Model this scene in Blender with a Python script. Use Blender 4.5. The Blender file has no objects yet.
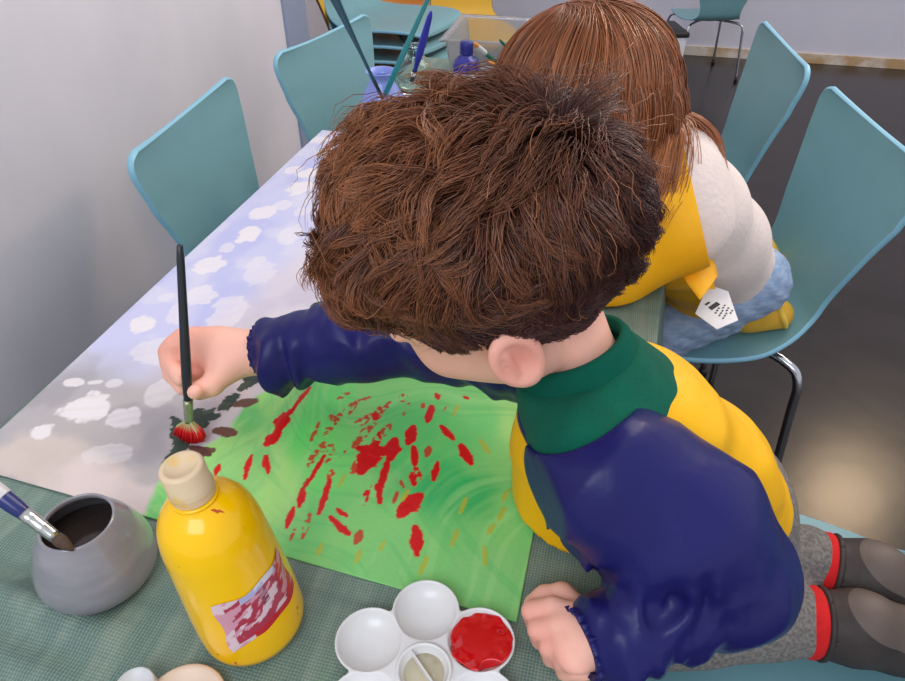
import bpy, bmesh, math, random
import numpy as np
from mathutils import Vector, Matrix
random.seed(7); RNG = np.random.default_rng(11)
SC = bpy.context.scene
COL = SC.collection

# ------------------------------------------------------------------ camera, world, lights, exposure
# metres; z = 0 is the table top, the floor is at FLOOR
FLOOR = -0.72
EYE = np.array([0.0, 0.0, 0.48]); FPX = 684.0
_P = math.radians(38.0); _Y = math.radians(14.1)
CF = np.array([-math.sin(_Y)*math.cos(_P), math.cos(_Y)*math.cos(_P), -math.sin(_P)])
CR = np.array([math.cos(_Y), math.sin(_Y), 0.0]); CU = np.cross(CR, CF)
cam_data = bpy.data.cameras.new('camera'); cam = bpy.data.objects.new('camera', cam_data); COL.objects.link(cam)
cam_data.sensor_fit = 'HORIZONTAL'; cam_data.sensor_width = 36.0
cam_data.lens = 36.0*FPX/905.0; cam_data.clip_start = 0.01; cam_data.clip_end = 50
cam.matrix_world = Matrix(((CR[0], CU[0], -CF[0], EYE[0]), (CR[1], CU[1], -CF[1], EYE[1]),
                           (CR[2], CU[2], -CF[2], EYE[2]), (0, 0, 0, 1)))
SC.camera = cam
SC.view_settings.view_transform = 'Standard'; SC.view_settings.look = 'None'
SC.view_settings.gamma = 1.0; SC.view_settings.use_curve_mapping = False
SC.view_settings.exposure = 0.0
W = bpy.data.worlds.new('room_light'); SC.world = W; W.use_nodes = True
W.node_tree.nodes['Background'].inputs[0].default_value = (0.90, 0.92, 1.0, 1)
W.node_tree.nodes['Background'].inputs[1].default_value = 0.80

def area(name, loc, target, size, power, color, size_y=None):
    d = bpy.data.lights.new(name, 'AREA'); d.energy = power; d.color = color
    d.size = size
    if size_y: d.shape = 'RECTANGLE'; d.size_y = size_y
    o = bpy.data.objects.new(name, d); COL.objects.link(o); o.location = loc
    v = Vector(target) - Vector(loc); o.rotation_euler = v.to_track_quat('-Z', 'Y').to_euler()
    return o
area('ceiling_lamp_light', (0.75, 1.9, 1.85), (-0.1, 0.6, 0), 1.4, 25, (1.0, 0.94, 0.87))
area('warm_lamp_light', (1.9, 3.7, 1.95), (0.4, 0.9, -0.6), 0.45, 26, (1.0, 0.72, 0.45))
area('window_light', (-0.25, -1.3, 1.7), (-0.5, 0.7, 0), 1.4, 25, (0.82, 0.91, 1.0), 1.0)

# ------------------------------------------------------------------ pixel <-> place (for reading positions off the photograph)
def at(x, y, z=0.0):
    d = CF*FPX + CR*(x-452.5) - CU*(y-340.5); t = (z-EYE[2])/d[2]
    return EYE + d*t
def at_many(pts, z=0.0): return np.array([at(x, y, z) for x, y in pts])

# ------------------------------------------------------------------ helpers: materials
def lin(c):
    c = np.array(c, float)/255.0
    return tuple(np.where(c <= .04045, c/12.92, ((c+.055)/1.055)**2.4))
def rgba(c): return (*lin(c), 1.0)
def mat(name, col, rough=0.5, metal=0.0, var=None, scale=20.0, mix=0.5, bump=0.0, bscale=60.0, spec=0.5, sss=0.0,
        trans=0.0, sheen=0.0, coat=0.0, aniso=None, detail=4.0, attr=None, alpha=1.0, ior=1.45, stretch=None, lo=0.35, hi=0.65):
    m = bpy.data.materials.new(name); m.use_nodes = True
    nt = m.node_tree; b = nt.nodes['Principled BSDF']; L = nt.links
    b.inputs['Base Color'].default_value = rgba(col); b.inputs['Roughness'].default_value = rough
    b.inputs['Metallic'].default_value = metal; b.inputs['Specular IOR Level'].default_value = spec
    b.inputs['IOR'].default_value = ior
    b.inputs['Transmission Weight'].default_value = trans; b.inputs['Sheen Weight'].default_value = sheen
    b.inputs['Coat Weight'].default_value = coat; b.inputs['Alpha'].default_value = alpha
    if sss:
        b.inputs['Subsurface Weight'].default_value = sss; b.inputs['Subsurface Radius'].default_value = (0.012, 0.005, 0.003)
        b.inputs['Subsurface Scale'].default_value = 0.6
    tc = nt.nodes.new('ShaderNodeTexCoord'); vec = tc.outputs['Object']
    if stretch:
        mp = nt.nodes.new('ShaderNodeMapping'); mp.inputs['Scale'].default_value = stretch; L.new(vec, mp.inputs[0]); vec = mp.outputs[0]
    src = None
    if attr:
        a = nt.nodes.new('ShaderNodeAttribute'); a.attribute_name = attr; src = a.outputs['Color']
    if var is not None:
        n = nt.nodes.new('ShaderNodeTexNoise'); n.inputs['Scale'].default_value = scale; n.inputs['Detail'].default_value = detail
        L.new(vec, n.inputs['Vector'])
        r = nt.nodes.new('ShaderNodeMapRange'); r.inputs['From Min'].default_value = lo; r.inputs['From Max'].default_value = hi
        r.inputs['To Max'].default_value = mix
        L.new(n.outputs['Fac'], r.inputs['Value'])
        mx = nt.nodes.new('ShaderNodeMix'); mx.data_type = 'RGBA'
        L.new(r.outputs[0], mx.inputs[0])
        if src is not None: L.new(src, mx.inputs[6])
        else: mx.inputs[6].default_value = rgba(col)
        mx.inputs[7].default_value = rgba(var); src = mx.outputs[2]
    if src is not None: L.new(src, b.inputs['Base Color'])
    if bump:
        n2 = nt.nodes.new('ShaderNodeTexNoise'); n2.inputs['Scale'].default_value = bscale; n2.inputs['Detail'].default_value = 3
        L.new(vec, n2.inputs['Vector'])
        bp = nt.nodes.new('ShaderNodeBump'); bp.inputs['Strength'].default_value = bump; bp.inputs['Distance'].default_value = 0.004
        L.new(n2.outputs['Fac'], bp.inputs['Height']); L.new(bp.outputs[0], b.inputs['Normal'])
    m['b'] = b.name
    return m

# ------------------------------------------------------------------ helpers: objects
def link(name, me, m=None, parent=None, smooth=True, local=False):
    o = bpy.data.objects.new(name, me); COL.objects.link(o)
    if m is not None: me.materials.append(m)
    if smooth: me.polygons.foreach_set('use_smooth', [True]*len(me.polygons))
    if parent is not None:
        o.parent = parent
        if not local: o.matrix_parent_inverse = mworld(parent).inverted()
    return o
def mworld(o):
    m = Matrix.LocRotScale(o.location, o.rotation_euler, o.scale)
    return mworld(o.parent) @ o.matrix_parent_inverse @ m if o.parent else m
def mesh_np(name, V, Fc):
    me = bpy.data.meshes.new(name); V = np.asarray(V, np.float32)
    if isinstance(Fc, np.ndarray):
        k = Fc.shape[1]; n = len(Fc)
        me.vertices.add(len(V)); me.vertices.foreach_set('co', V.ravel())
        me.loops.add(n*k); me.loops.foreach_set('vertex_index', Fc.astype(np.int32).ravel())
        me.polygons.add(n); me.polygons.foreach_set('loop_start', np.arange(0, n*k, k, dtype=np.int32))
        me.update(calc_edges=True)
    else:
        me.from_pydata([tuple(v) for v in V], [], Fc); me.update()
    return me
def color_attr(me, cols, name='col'):
    a = me.color_attributes.new(name, 'FLOAT_COLOR', 'POINT')
    c = np.ones((len(me.vertices), 4), np.float32); c[:, :3] = cols
    a.data.foreach_set('color', c.ravel())
def tag(o, label, cat, group=None):
    o['label'] = label; o['category'] = cat
    if group: o['group'] = group
    return o
def empty(name, loc, rz=0.0, label=None, cat=None, group=None):
    o = bpy.data.objects.new(name, None); COL.objects.link(o); o.location = loc; o.rotation_euler = (0, 0, rz)
    o.empty_display_size = 0.05
    if label: tag(o, label, cat, group)
    return o
def struct(name, me, m):
    o = link(name, me, m, smooth=False); o['kind'] = 'structure'; return o
def dup(root, loc, rz, label, group=None):
    r = root.copy(); COL.objects.link(r); r.location = loc; r.rotation_euler = (0, 0, rz); r['label'] = label
    if group: r['group'] = group
    def rec(src, dst):
        for ch in [c for c in bpy.data.objects if c.parent == src]:
            c = ch.copy(); COL.objects.link(c); c.parent = dst; rec(ch, c)
    rec(root, r); return r
def box_mesh(name, lo, hi, bev=0.0):
    bm = bmesh.new(); bmesh.ops.create_cube(bm, size=1)
    lo = Vector(lo); hi = Vector(hi)
    for v in bm.verts: v.co = Vector([(lo[i]+hi[i])/2 + v.co[i]*(hi[i]-lo[i]) for i in range(3)])
    if bev: bmesh.ops.bevel(bm, geom=bm.edges[:], offset=bev, segments=3, affect='EDGES', profile=.5)
    me = bpy.data.meshes.new(name); bm.to_mesh(me); bm.free(); return me
def lathe_data(prof, seg=48, sx=1.0, sy=1.0):
    V = []; Fc = []
    for i, (r, z) in enumerate(prof):
        for k in range(seg):
            a = 2*math.pi*k/seg; V.append((r*math.cos(a)*sx, r*math.sin(a)*sy, z))
    for i in range(len(prof)-1):
        for k in range(seg):
            k2 = (k+1) % seg; Fc.append((i*seg+k, i*seg+k2, (i+1)*seg+k2, (i+1)*seg+k))
    if prof[0][0] > 1e-5: Fc.append(tuple(range(seg-1, -1, -1)))
    if prof[-1][0] > 1e-5: Fc.append(tuple((len(prof)-1)*seg+k for k in range(seg)))
    return V, Fc
def lathe(name, prof, m, parent=None, seg=48, local=False, M=None):
    V, Fc = lathe_data(prof, seg)
    if M is not None: V = [tuple(M @ Vector(v)) for v in V]
    me = bpy.data.meshes.new(name); me.from_pydata(V, [], Fc); me.update()
    bm = bmesh.new(); bm.from_mesh(me); bmesh.ops.remove_doubles(bm, verts=bm.verts, dist=1e-6)
    bmesh.ops.recalc_face_normals(bm, faces=bm.faces); bm.to_mesh(me); bm.free()
    return link(name, me, m, parent, local=local)
def catmull(pts, n=8):
    P = [np.array(p, float) for p in pts]; P = [2*P[0]-P[1]] + P + [2*P[-1]-P[-2]]; out = []
    for i in range(1, len(P)-2):
        for k in range(n):
            t = k/n; a, b, c, d = P[i-1:i+3]
            out.append(.5*((2*b)+(-a+c)*t+(2*a-5*b+4*c-d)*t*t+(-a+3*b-3*c+d)*t**3))
    out.append(P[-2]); return np.array(out)
def tube_data(path, rad, seg=10, flat=1.0, flat_dir=None):
    path = np.asarray(path, float); n = len(path)
    rad = np.broadcast_to(np.asarray(rad, float), (n,))
    T = np.gradient(path, axis=0); T /= np.linalg.norm(T, axis=1)[:, None]+1e-12
    up = np.array([0, 0, 1.0]) if abs(T[0][2]) < .9 else np.array([1.0, 0, 0])
    if flat_dir is not None: up = np.array(flat_dir, float)
    V = []; N = None
    for i in range(n):
        N = up - T[i]*(up@T[i]) if N is None or flat_dir is not None else N - T[i]*(N@T[i])
        N /= np.linalg.norm(N)+1e-12; B = np.cross(T[i], N)
        for k in range(seg):
            a = 2*math.pi*k/seg; V.append(path[i] + rad[i]*(N*math.cos(a)*flat + B*math.sin(a)))
    Fc = [(i*seg+k, i*seg+(k+1) % seg, (i+1)*seg+(k+1) % seg, (i+1)*seg+k) for i in range(n-1) for k in range(seg)]
    Fc.append(tuple(range(seg-1, -1, -1))); Fc.append(tuple((n-1)*seg+k for k in range(seg)))
    return V, Fc
def tube(name, path, rad, m, parent=None, seg=10, flat=1.0, flat_dir=None, local=False):
    V, Fc = tube_data(path, rad, seg, flat, flat_dir)
    return link(name, mesh_np(name, V, [tuple(map(int, q)) for q in Fc]), m, parent, local=local)

# ------------------------------------------------------------------ helpers: value noise
_tab = np.random.default_rng(5).random(65536).astype(np.float32)
def vnoise(P):
    P = np.asarray(P, np.float32); i = np.floor(P).astype(np.int64); fr = P-i; fr = fr*fr*(3-2*fr)
    out = 0
    def h(a): return _tab[(a[..., 0]*73856093 ^ a[..., 1]*19349663 ^ a[..., 2]*83492791) & 65535]
    for dx in (0, 1):
        for dy in (0, 1):
            for dz in (0, 1):
                w = (fr[..., 0] if dx else 1-fr[..., 0])*(fr[..., 1] if dy else 1-fr[..., 1])*(fr[..., 2] if dz else 1-fr[..., 2])
                out = out + w*h(i+np.array([dx, dy, dz]))
    return out*2-1
def fbm(P, octv=3):
    P = np.asarray(P, np.float32); s = 0; a = 1.0
    for k in range(octv): s = s + a*vnoise(P*(2**k)+17.3*k); a *= .5
    return s

# ------------------------------------------------------------------ helpers: soft solids (signed distance, surface nets)
class Soft:
    def __init__(s, lo, hi, h):
        s.h = h; s.lo = np.array(lo, float); s.n = np.ceil((np.array(hi)-s.lo)/h).astype(int)+1
        s.d = np.full(s.n, .05, np.float32)
    def _box(s, lo, hi):
        a = np.clip(np.floor((np.array(lo)-s.lo)/s.h).astype(int), 0, s.n); b = np.clip(np.ceil((np.array(hi)-s.lo)/s.h).astype(int)+1, 0, s.n)
        if np.any(b <= a): return None, None
        ax = [s.lo[i]+s.h*np.arange(a[i], b[i], dtype=np.float32) for i in range(3)]
        X, Y, Z = np.meshgrid(*ax, indexing='ij', sparse=False)
        return (slice(a[0], b[0]), slice(a[1], b[1]), slice(a[2], b[2])), np.stack([X, Y, Z], -1).astype(np.float32)
    def _mix(s, sl, d, k, op):
        a = s.d[sl]
        if op == 'add':
            hh = np.clip(.5+.5*(a-d)/k, 0, 1); s.d[sl] = a*(1-hh)+d*hh - k*hh*(1-hh)
        else:
            d = -d; hh = np.clip(.5-.5*(a-d)/k, 0, 1); s.d[sl] = a*(1-hh)+d*hh + k*hh*(1-hh)
    def cap(s, a, b, ra, rb=None, k=.01, op='add', flat=None):
        rb = ra if rb is None else rb; a = np.array(a, np.float32); b = np.array(b, np.float32); pad = max(ra, rb)+k+4*s.h
        sl, P = s._box(np.minimum(a, b)-pad, np.maximum(a, b)+pad)
        if sl is None: return
        ba = b-a; t = np.clip(((P-a)@ba)/max(ba@ba, 1e-9), 0, 1); q = P-a-t[..., None]*ba
        if flat is not None:                       # (direction, factor): thinner along direction
            fd = np.array(flat[0], np.float32); fd /= np.linalg.norm(fd); c = q@fd
            q = q + fd*(c*(1/flat[1]-1))[..., None]
        s._mix(sl, np.linalg.norm(q, axis=-1)-(ra+(rb-ra)*t), k, op)
    def chain(s, pts, rads, k=.01, op='add'):
        for i in range(len(pts)-1): s.cap(pts[i], pts[i+1], rads[i], rads[i+1], k, op)
    def ell(s, c, r, A=None, k=.01, op='add'):
        c = np.array(c, np.float32); r = np.array(r, np.float32); A = np.eye(3) if A is None else np.array(A)   # rows: local axes
        pad = max(r)+k+4*s.h; sl, P = s._box(c-pad, c+pad)
        if sl is None: return
        q = (P-c)@A.T.astype(np.float32); k0 = np.linalg.norm(q/r, axis=-1); k1 = np.linalg.norm(q/(r*r), axis=-1)+1e-9
        s._mix(sl, k0*(k0-1)/k1, k, op)
    def plane(s, p, n, k=.004):                    # cut away the side the normal points to
        sl, P = s._box(s.lo, s.lo+s.h*s.n); n = np.array(n, float); n /= np.linalg.norm(n)
        s._mix(sl, -((P-np.array(p, np.float32))@n.astype(np.float32)), k, 'sub')
    def notbox(s, lo, hi):                         # keep out of a box
        sl, P = s._box(np.array(lo)-.004, np.array(hi)+.004)
        if sl is None: return
        c = (np.array(lo)+np.array(hi))/2; e = (np.array(hi)-np.array(lo))/2
        q = (np.abs(P-c.astype(np.float32))-e.astype(np.float32)).max(-1); s.d[sl] = np.maximum(s.d[sl], -q)
    def warp(s, fn):                               # add fn(P) to the distance near the surface
        m = np.abs(s.d) < .02; idx = np.argwhere(m); P = s.lo+s.h*idx
        s.d[m] += fn(P).astype(np.float32)
    def mesh(s, smooth=1):
        d = s.d; n = np.array(d.shape); S = d < 0
        cnt = np.zeros(n-1, np.int8)
        for dx in (0, 1):
            for dy in (0, 1):
                for dz in (0, 1): cnt += S[dx:n[0]-1+dx, dy:n[1]-1+dy, dz:n[2]-1+dz]
        act = np.argwhere((cnt > 0) & (cnt < 8)); idx = np.full(n-1, -1, np.int32); idx[tuple(act.T)] = np.arange(len(act))
        acc = np.zeros((len(act), 3)); w = np.zeros(len(act))
        cor = [(x, y, z) for x in (0, 1) for y in (0, 1) for z in (0, 1)]
        for a in cor:
            for ax in range(3):
                if a[ax]: continue
                b = list(a); b[ax] = 1
                da = d[tuple((act+a).T)]; db = d[tuple((act+b).T)]; m = (da < 0) != (db < 0)
                t = da[m]/(da[m]-db[m]); p = np.array(a, float)[None].repeat(m.sum(), 0); p[:, ax] += t
                acc[m] += p; w[m] += 1
        V = s.lo + s.h*(act+acc/w[:, None]); F = []
        for ax in range(3):
            o1, o2 = (ax+1) % 3, (ax+2) % 3
            sl0 = [slice(1, -1)]*3; sl1 = [slice(1, -1)]*3; sl0[ax] = slice(0, -1); sl1[ax] = slice(1, None)
            A = S[tuple(sl0)]; B = S[tuple(sl1)]
            e = np.argwhere(A != B); flip = A[tuple(e.T)]
            off = np.ones(3, int); off[ax] = 0; e = e+off
            def c(i, j):
                q = e.copy(); q[:, o1] -= i; q[:, o2] -= j; return idx[tuple(q.T)]
            q = np.stack([c(0, 0), c(1, 0), c(1, 1), c(0, 1)], 1)
            q[~flip] = q[~flip][:, ::-1]; F.append(q)
        F = np.concatenate(F); F = F[(F >= 0).all(1)]
        for _ in range(smooth):
            sm = np.zeros_like(V); ct = np.zeros(len(V))
            for i in range(4):
                a, b = F[:, i], F[:, (i+1) % 4]
                for j in range(3):
                    sm[:, j] += np.bincount(a, V[b, j], len(V))+np.bincount(b, V[a, j], len(V))
                ct += np.bincount(a, minlength=len(V))+np.bincount(b, minlength=len(V))
            V = V*.5+.5*sm/np.maximum(ct, 1)[:, None]
        return V, F
def clip_mesh(V, F, val):
    """split a mesh along val = 0; returns (V, F) of the positive and of the negative side"""
    tris = np.concatenate([F[:, [0, 1, 2]], F[:, [0, 2, 3]]]) if F.shape[1] == 4 else F
    V = list(map(tuple, V)); cache = {}
    out = ([], [])
    sg = val > 0; s3 = sg[tris]; c = s3.sum(1)
    out[0].extend(map(tuple, tris[c == 3])); out[1].extend(map(tuple, tris[c == 0]))
    def cut(i, j):
        key = (min(i, j), max(i, j))
        if key not in cache:
            t = val[i]/(val[i]-val[j]); a = np.array(V[i]); b = np.array(V[j]); V.append(tuple(a+(b-a)*t)); cache[key] = len(V)-1
        return cache[key]
    for tr in tris[(c == 1) | (c == 2)]:
        tr = [int(q) for q in tr]; pos = []; neg = []
        for q in range(3):
            i, j = tr[q], tr[(q+1) % 3]
            (pos if sg[i] else neg).append(i)
            if sg[i] != sg[j]:
                x = cut(i, j); pos.append(x); neg.append(x)
        for lst, o in ((pos, out[0]), (neg, out[1])):
            for q in range(1, len(lst)-1): o.append((lst[0], lst[q], lst[q+1]))
    V = np.array(V); res = []
    for o in out:
        o = np.array(o, int).reshape(-1, 3); u, inv = np.unique(o, return_inverse=True)
        res.append((V[u], inv.reshape(-1, 3)))
    return res
# ------------------------------------------------------------------ the room
m_floor = mat('floor_vinyl', (42, 37, 36), .22, var=(52, 46, 45), scale=9, mix=.6, bump=.10, bscale=9, spec=.32)
m_wall = mat('wall_paint', (228, 222, 228), .7, var=(216, 212, 219), scale=4, mix=.8, bump=.08, bscale=40)
m_wall2 = mat('wall_paint_far', (222, 220, 232), .7, var=(212, 210, 224), scale=3, mix=.7)
m_frame = mat('painted_frame', (150, 160, 182), .5, var=(140, 150, 174), scale=6, mix=.6)
m_trim = mat('bare_wood_strip', (196, 160, 118), .6, var=(232, 222, 210), scale=8, mix=.9, lo=.4, hi=.6)
struct('floor', box_mesh('floor', (-1.9, -1.2, FLOOR-.05), (3.6, 4.70, FLOOR)), m_floor)
struct('wall_left', box_mesh('wall_left', (-1.12, -1.2, FLOOR), (-.98, 1.92, 1.5)), m_wall)
struct('trim_1', box_mesh('trim_1', (-1.13, 1.92, FLOOR), (-.97, 2.06, 1.5), .004), m_frame)
struct('wall_far_left', box_mesh('wall_far_left', (-1.9, 1.99, FLOOR), (-1.8, 4.70, 1.5)), m_wall)
struct('wall_back', box_mesh('wall_back', (-1.9, 4.60, FLOOR), (3.6, 4.70, 1.5)), m_wall2)
struct('baseboard_back', box_mesh('baseboard_back', (.2, 4.588, FLOOR), (3.6, 4.60, FLOOR+.055), .002), m_trim)
struct('trim_2', box_mesh('trim_2', (-.42, 4.54, FLOOR), (.27, 4.60, FLOOR+.15), .003), m_frame)

# ------------------------------------------------------------------ tables and the woven cloth over them
TX0, TX1, TY0, TY1 = -.545, .112, -.16, 1.665
m_top = mat('table_laminate', (196, 196, 190), .4, var=(180, 180, 174), scale=20, mix=.5)
m_chrome = mat('chrome_tube', (196, 198, 204), .18, metal=1.0, var=(170, 172, 178), scale=30, mix=.5)
def edge_r(y): return .064+.05*(y-.4)                # the table stands slightly askew to the painting
def edge_l(y): return -.547+.03*(y-.4)
def table(y0, y1, label):
    r = empty('classroom_table', ((TX0+TX1)/2, (y0+y1)/2, FLOOR), 0, label, 'table', 'tables pushed end to end under the cloth')
    def sk(me):
        for v in me.vertices:
            t = (v.co.x-TX0)/(TX1-TX0); v.co.x = edge_l(v.co.y)*(1-t)+edge_r(v.co.y)*t
        return me
    link('tabletop', sk(box_mesh('tabletop', (TX0+.004, y0, -.030), (TX1-.004, y1, -.006), .004)), m_top, r)
    link('frame', sk(box_mesh('frame', (TX0+.05, y0+.05, -.060), (TX1-.05, y1-.05, -.030), .002)), m_chrome, r)
    for sx in (.1, .9):
        for y in (y0+.06, y1-.06): x = edge_l(y)*(1-sx)+edge_r(y)*sx; tube('leg', [(x, y, -.032), (x, y, FLOOR+.003)], .014, m_chrome, r, 12)
table(TY0+.004, .75, 'classroom table under the green cloth and the near half of the painting')
table(.754, TY1-.004, 'classroom table under the green cloth behind the boy, carrying the far jars')

# woven plastic cloth: the weave is a procedural pattern of crossing threads
def cloth_mat():
    m = mat('woven_cloth', (96, 122, 110), .5, spec=.45)
    nt = m.node_tree; L = nt.links; b = nt.nodes['Principled BSDF']; N = nt.nodes.new
    tc = N('ShaderNodeTexCoord')
    def wave(axis, sc, dist):
        w = N('ShaderNodeTexWave'); w.wave_type = 'BANDS'; w.bands_direction = axis; w.inputs['Scale'].default_value = sc
        w.inputs['Distortion'].default_value = dist; w.inputs['Detail'].default_value = 2; w.inputs['Detail Scale'].default_value = 3
        L.new(tc.outputs['Object'], w.inputs[0]); return w.outputs['Fac']
    def noise(sc, st):
        mp = N('ShaderNodeMapping'); mp.inputs['Scale'].default_value = st; L.new(tc.outputs['Object'], mp.inputs[0])
        n = N('ShaderNodeTexNoise'); n.inputs['Scale'].default_value = sc; n.inputs['Detail'].default_value = 4; L.new(mp.outputs[0], n.inputs[0]); return n.outputs['Fac']
    def mix(a, c, f):
        x = N('ShaderNodeMix'); x.data_type = 'RGBA'
        for s, i in ((a, 6), (c, 7)):
            if isinstance(s, tuple): x.inputs[i].default_value = rgba(s)
            else: L.new(s, x.inputs[i])
        L.new(f, x.inputs[0]); return x.outputs[2]
    def ramp(f, lo, hi, t=1.0):
        r = N('ShaderNodeMapRange'); r.inputs['From Min'].default_value = lo; r.inputs['From Max'].default_value = hi; r.inputs['To Max'].default_value = t
        L.new(f, r.inputs[0]); return r.outputs[0]
    streak = noise(60, (1.0, .05, 1)); streak2 = noise(60, (.05, 1.0, 1)); patch = noise(3.2, (1, 1, 1)); patch2 = noise(7, (1, .4, 1))
    c = mix((112, 134, 122), (92, 118, 110), ramp(patch, .4, .6))
    c = mix(c, (140, 156, 140), ramp(streak, .45, .72, .8)); c = mix(c, (80, 104, 100), ramp(streak2, .5, .75, .7))
    wx = wave('X', 130, 1.6); wy = wave('Y', 130, 1.6)
    c = mix(c, (178, 186, 164), ramp(wx, .55, 1, .34)); c = mix(c, (70, 92, 88), ramp(wy, .5, 1, .40))
    c = mix(c, (96, 150, 96), ramp(patch2, .62, .7, .5))
    L.new(c, b.inputs['Base Color'])
    ad = N('ShaderNodeMath'); ad.operation = 'ADD'; L.new(wx, ad.inputs[0]); L.new(wy, ad.inputs[1])
    bp = N('ShaderNodeBump'); bp.inputs['Strength'].default_value = .35; bp.inputs['Distance'].default_value = .0006
    L.new(ad.outputs[0], bp.inputs['Height']); L.new(bp.outputs[0], b.inputs['Normal'])
    return m
def cloth_z(X, Y):
    """height of the cloth: small folds in the near left corner"""
    z = 0*X
    for a, c, w, h in ((at(-60, 575), at(175, 655), .017, .014), (at(-60, 505), at(40, 560), .012, .004), (at(20, 660), at(120, 700), .012, .005)):
        d = (c-a)[:2]; L2 = np.linalg.norm(d); d = d/L2; px = X-a[0]; py = Y-a[1]
        t = np.clip((px*d[0]+py*d[1])/L2, -1.5, 1); q = px*(-d[1])+py*d[0]
        z = z + h*np.exp(-(q/w)**2)*np.clip((1-t)*3, 0, 1)
    return z
def make_cloth():
    nx, ny = 150, 380; drop = .17
    xs = np.concatenate([np.full(12, TX0), np.linspace(TX0, TX1, nx), np.full(12, TX1)])
    zx = np.concatenate([np.linspace(-drop, -.012, 12), np.zeros(nx), np.linspace(-.012, -drop, 12)])
    ys = np.concatenate([np.linspace(TY0, .7, 260), np.linspace(.71, TY1, 120)]); ys = np.concatenate([np.full(8, TY0), ys, np.full(8, TY1)])
    zy = np.concatenate([np.linspace(-drop, -.012, 8), np.zeros(380), np.linspace(-.012, -drop, 8)])
    X, Y = np.meshgrid(xs, ys, indexing='ij'); Z = np.minimum(zx[:, None], zy[None, :])
    top = Z == 0
    Z = Z + np.where(top, cloth_z(X, Y) + .0004*fbm(np.stack([X*14, Y*14, 0*X], -1), 2) - .0006, 0)
    hang = np.clip(-Z/drop, 0, 1)
    wob = np.sin(Y*31+np.sin(Y*11)*2)*.012
    tq = (X-TX0)/(TX1-TX0); X = edge_l(Y)*(1-tq)+edge_r(Y)*tq
    X = X + np.where(zx[:, None] < 0, np.sign(X-(TX0+TX1)/2)*hang*(.012+wob), 0)
    Y = Y + np.where(zy[None, :] < 0, np.sign(Y-(TY0+TY1)/2)*hang*(.012+.01*np.sin(X*33)), 0)
    V = np.stack([X, Y, Z], -1).reshape(-1, 3); n0, n1 = X.shape
    I = np.arange(n0*n1).reshape(n0, n1)
    F = np.stack([I[:-1, :-1], I[1:, :-1], I[1:, 1:], I[:-1, 1:]], -1).reshape(-1, 4)
    o = link('tablecloth', mesh_np('tablecloth', V, F), cloth_mat())
    s = o.modifiers.new('thickness', 'SOLIDIFY'); s.thickness = .0012; s.offset = -1
    return tag(o, 'woven green plastic cloth covering the table tops', 'tablecloth')
make_cloth()

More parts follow.
